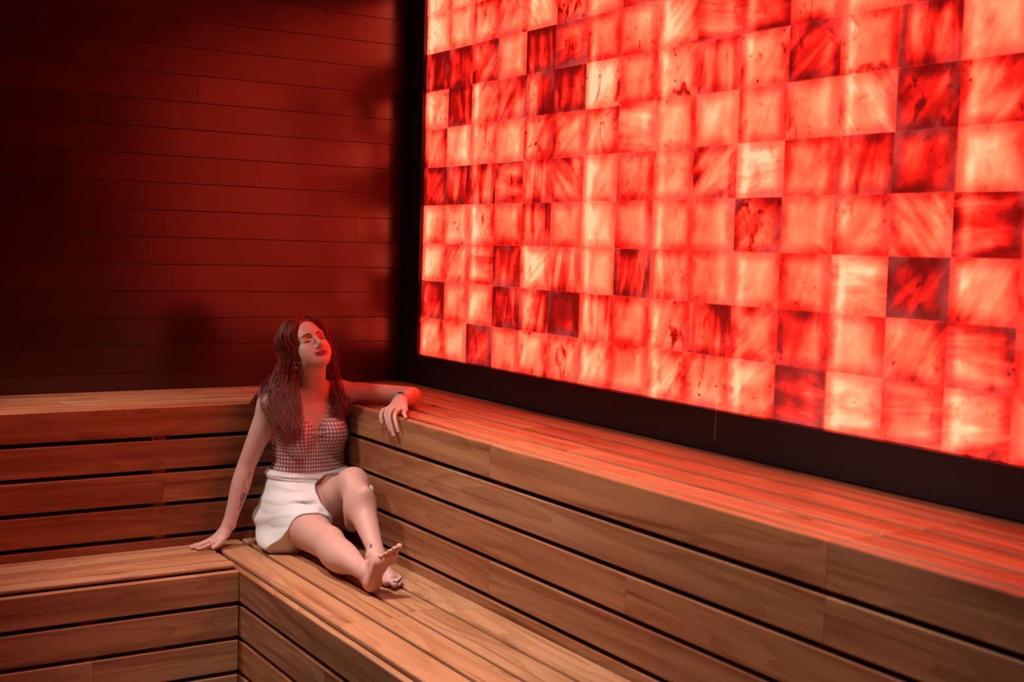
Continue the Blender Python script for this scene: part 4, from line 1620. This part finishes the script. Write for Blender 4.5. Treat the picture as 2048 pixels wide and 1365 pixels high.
# ink on the forearm and ankle ------------------------------------------------
INK = plain('tattoo_ink', (0.060, 0.030, 0.034), 0.6)
INKB = plain('tattoo_ink_blue', (0.085, 0.085, 0.13), 0.6)
tt = Tubes(4)
LINES = [[(-1.0122, .7394), (-1.0166, .724), (-1.0129, .7058), (-.9966, .6955), (-.985, .7002), (-.9783, .7166), (-.9901, .731), (-1.0041, .7377), (-1.0122, .7394)],
         [(-.9806, .719), (-.985, .7328), (-.9833, .7485), (-.9718, .7577), (-.9659, .7494)],
         [(-.995, .7493), (-.9928, .7581), (-.9835, .762), (-.9857, .7509), (-.9926, .7491), (-.9936, .7357)],
         [(-1.02, .7153), (-1.0175, .7039), (-1.0035, .6938)]]
BOLD = [[(-1.015, .688), (-1.0236, .6707), (-1.0238, .6573), (-1.0158, .6634)], [(-1.0053, .6868), (-1.0125, .6698), (-1.0215, .6526), (-1.0185, .6366)],
        [(-.9872, .688), (-.9963, .6752), (-1.0031, .6623), (-1.0099, .6471)], [(-1.001, .6779), (-1.0077, .6627), (-1.0132, .6407), (-1.0154, .6251)],
        [(-1.0327, .6311), (-1.0236, .6337), (-1.012, .6338), (-1.0211, .6234), (-1.028, .6172)]]
for ls, r in ((LINES, .00075), (BOLD, .0014)):
    for l in ls:
        S2 = spl([(x, -.69, z) for x, z in l], 5)
        tt.add([on_skin(p, .0001)[0] for p in S2], r, .35)
tt.build('forearm_tattoo', INK, person)
tt = Tubes(6)
for dx in (-.0045, -.0015, .0015, .0045):
    S2 = spl([(-.785 + dx * .9, -1.285 + dx * -.5, .612 - abs(dx) * 2), (-.786 + dx * .9, -1.292 + dx * -.5, .600), (-.787 + dx * .9, -1.300 + dx * -.5, .588 + abs(dx) * 2)], 4)
    tt.add([on_skin(p, .0001)[0] for p in S2], .0021, .3)
tt.build('ankle_tattoo', INKB, person)

# jewellery --------------------------------------------------------------------
GOLD = plain('gold', (0.80, 0.52, 0.27), 0.22, 1.0)
STRAP = plain('watch_strap', (0.50, 0.33, 0.22), 0.35, 0.7)
CASE = plain('watch_case_metal', (0.78, 0.58, 0.42), 0.35, 0.25)
GLASS = plain('watch_glass', (0.012, 0.011, 0.013), 0.12)


def ring_mesh(name, centre, axis, r, w, t, mat, parent, seg=28, squash=1.0, upv=(0, 0, 1)):
    """flat band: radius r, width w along the axis, thickness t"""
    a = Vector(axis).normalized()
    u = Vector(upv)
    u = (u - a * u.dot(a)).normalized()
    v = a.cross(u)
    prof = [(-w / 2, 0), (-w / 2 * .8, t), (w / 2 * .8, t), (w / 2, 0)]
    V, Q = [], []
    for i in range(seg):
        an = 2 * math.pi * i / seg
        for (h, e_) in prof:
            p = Vector(centre) + a * h + (u * math.cos(an) * squash + v * math.sin(an)) * (r + e_)
            V.append(tuple(p))
        for j in range(4):
            Q.append((i * 4 + j, i * 4 + (j + 1) % 4, ((i + 1) % seg) * 4 + (j + 1) % 4, ((i + 1) % seg) * 4 + j))
    return link_mesh(name, np_mesh(name, np.array(V), np.array(Q)), mat, parent, Matrix())


fa = np.array(P_['wrL']) - np.array(P_['elL'])
fa /= np.linalg.norm(fa)
wc = np.array(P_['wrL']) - fa * .002
watch = empty('wristwatch', (0, 0, 0))
watch.parent = person
watch.matrix_basis = WORLD(person).inverted() @ Matrix.Translation(Vector(wc))
ring_mesh('strap', wc, fa, .0252, .017, .0022, STRAP, watch)
side = np.cross(fa, (0, 0, 1))
side /= np.linalg.norm(side)
nrm = np.cross(side, fa)
nrm /= np.linalg.norm(nrm)
WM = Matrix(((fa[0], side[0], nrm[0], 0), (fa[1], side[1], nrm[1], 0), (fa[2], side[2], nrm[2], 0), (0, 0, 0, 1)))


def slab(name, lx, ly, lz, off, mat, bev):
    bm = bmesh.new()
    bmesh.ops.create_cube(bm, size=1.0)
    for v in bm.verts:
        v.co = Vector((v.co.x * lx, v.co.y * ly, v.co.z * lz))
    bmesh.ops.bevel(bm, geom=[e for e in bm.edges if abs((e.verts[0].co - e.verts[1].co).z) > lz * .5], offset=bev, segments=4, affect='EDGES')
    me = bpy.data.meshes.new(name)
    bm.to_mesh(me)
    bm.free()
    p = Vector(wc) + Vector(nrm) * off
    return link_mesh(name, me, mat, watch, Matrix.Translation(p) @ WM)


slab('watch_case', .036, .032, .0085, .0270, CASE, .007)
slab('watch_face', .030, .026, .0018, .0318, GLASS, .006)
ring_mesh('bracelet', np.array(P_['wrL']) - fa * .034, fa, .0262, .0035, .0016, GOLD, person)
f3 = [np.array(p[:3]) for p in FING_L[2][:2]]
ring_mesh('finger_ring', f3[0] * .45 + f3[1] * .55, f3[1] - f3[0], .0092, .0030, .0014, GOLD, person, 18)
f1 = [np.array(p[:3]) for p in FING_R[0][:2]]
ring_mesh('finger_ring', f1[0] * .35 + f1[1] * .65, f1[1] - f1[0], .0090, .0024, .0012, GOLD, person, 18)
tb = Tubes(6)
ec = hp(-.0790, .034, -.060)
tb.add([ec + np.array((.0115 * .35 * math.sin(a), -.0115 * .9 * math.sin(a), -.0125 + .0125 * math.cos(a))) for a in np.linspace(0, 2 * math.pi, 25)], .0008)
tb.build('hoop_earring', GOLD, person)
# dark polish on the toes of the left foot
POL = plain('nail_polish', (0.030, 0.012, 0.014), 0.2)
for (l, w, r) in [(.2290, .031, .0125), (.2215, .0100, .0085), (.2085, -.0035, .0080), (.1960, -.0175, .0072), (.1835, -.0310, .0064)]:
    n = 7
    V = []
    for i in range(n):
        for j in range(n):
            x, y = (i / (n - 1) - .5) * r * 1.3, (j / (n - 1) - .5) * r * 1.25
            V.append(on_skin(FOOT_L(l + x, w + y, -r * 1.6), .0007)[0])
    Q = [(i * n + j, i * n + j + 1, (i + 1) * n + j + 1, (i + 1) * n + j) for i in range(n - 1) for j in range(n - 1)]
    link_mesh('toenail', np_mesh('toenail', np.array(V), np.array(Q)), POL, person, Matrix())
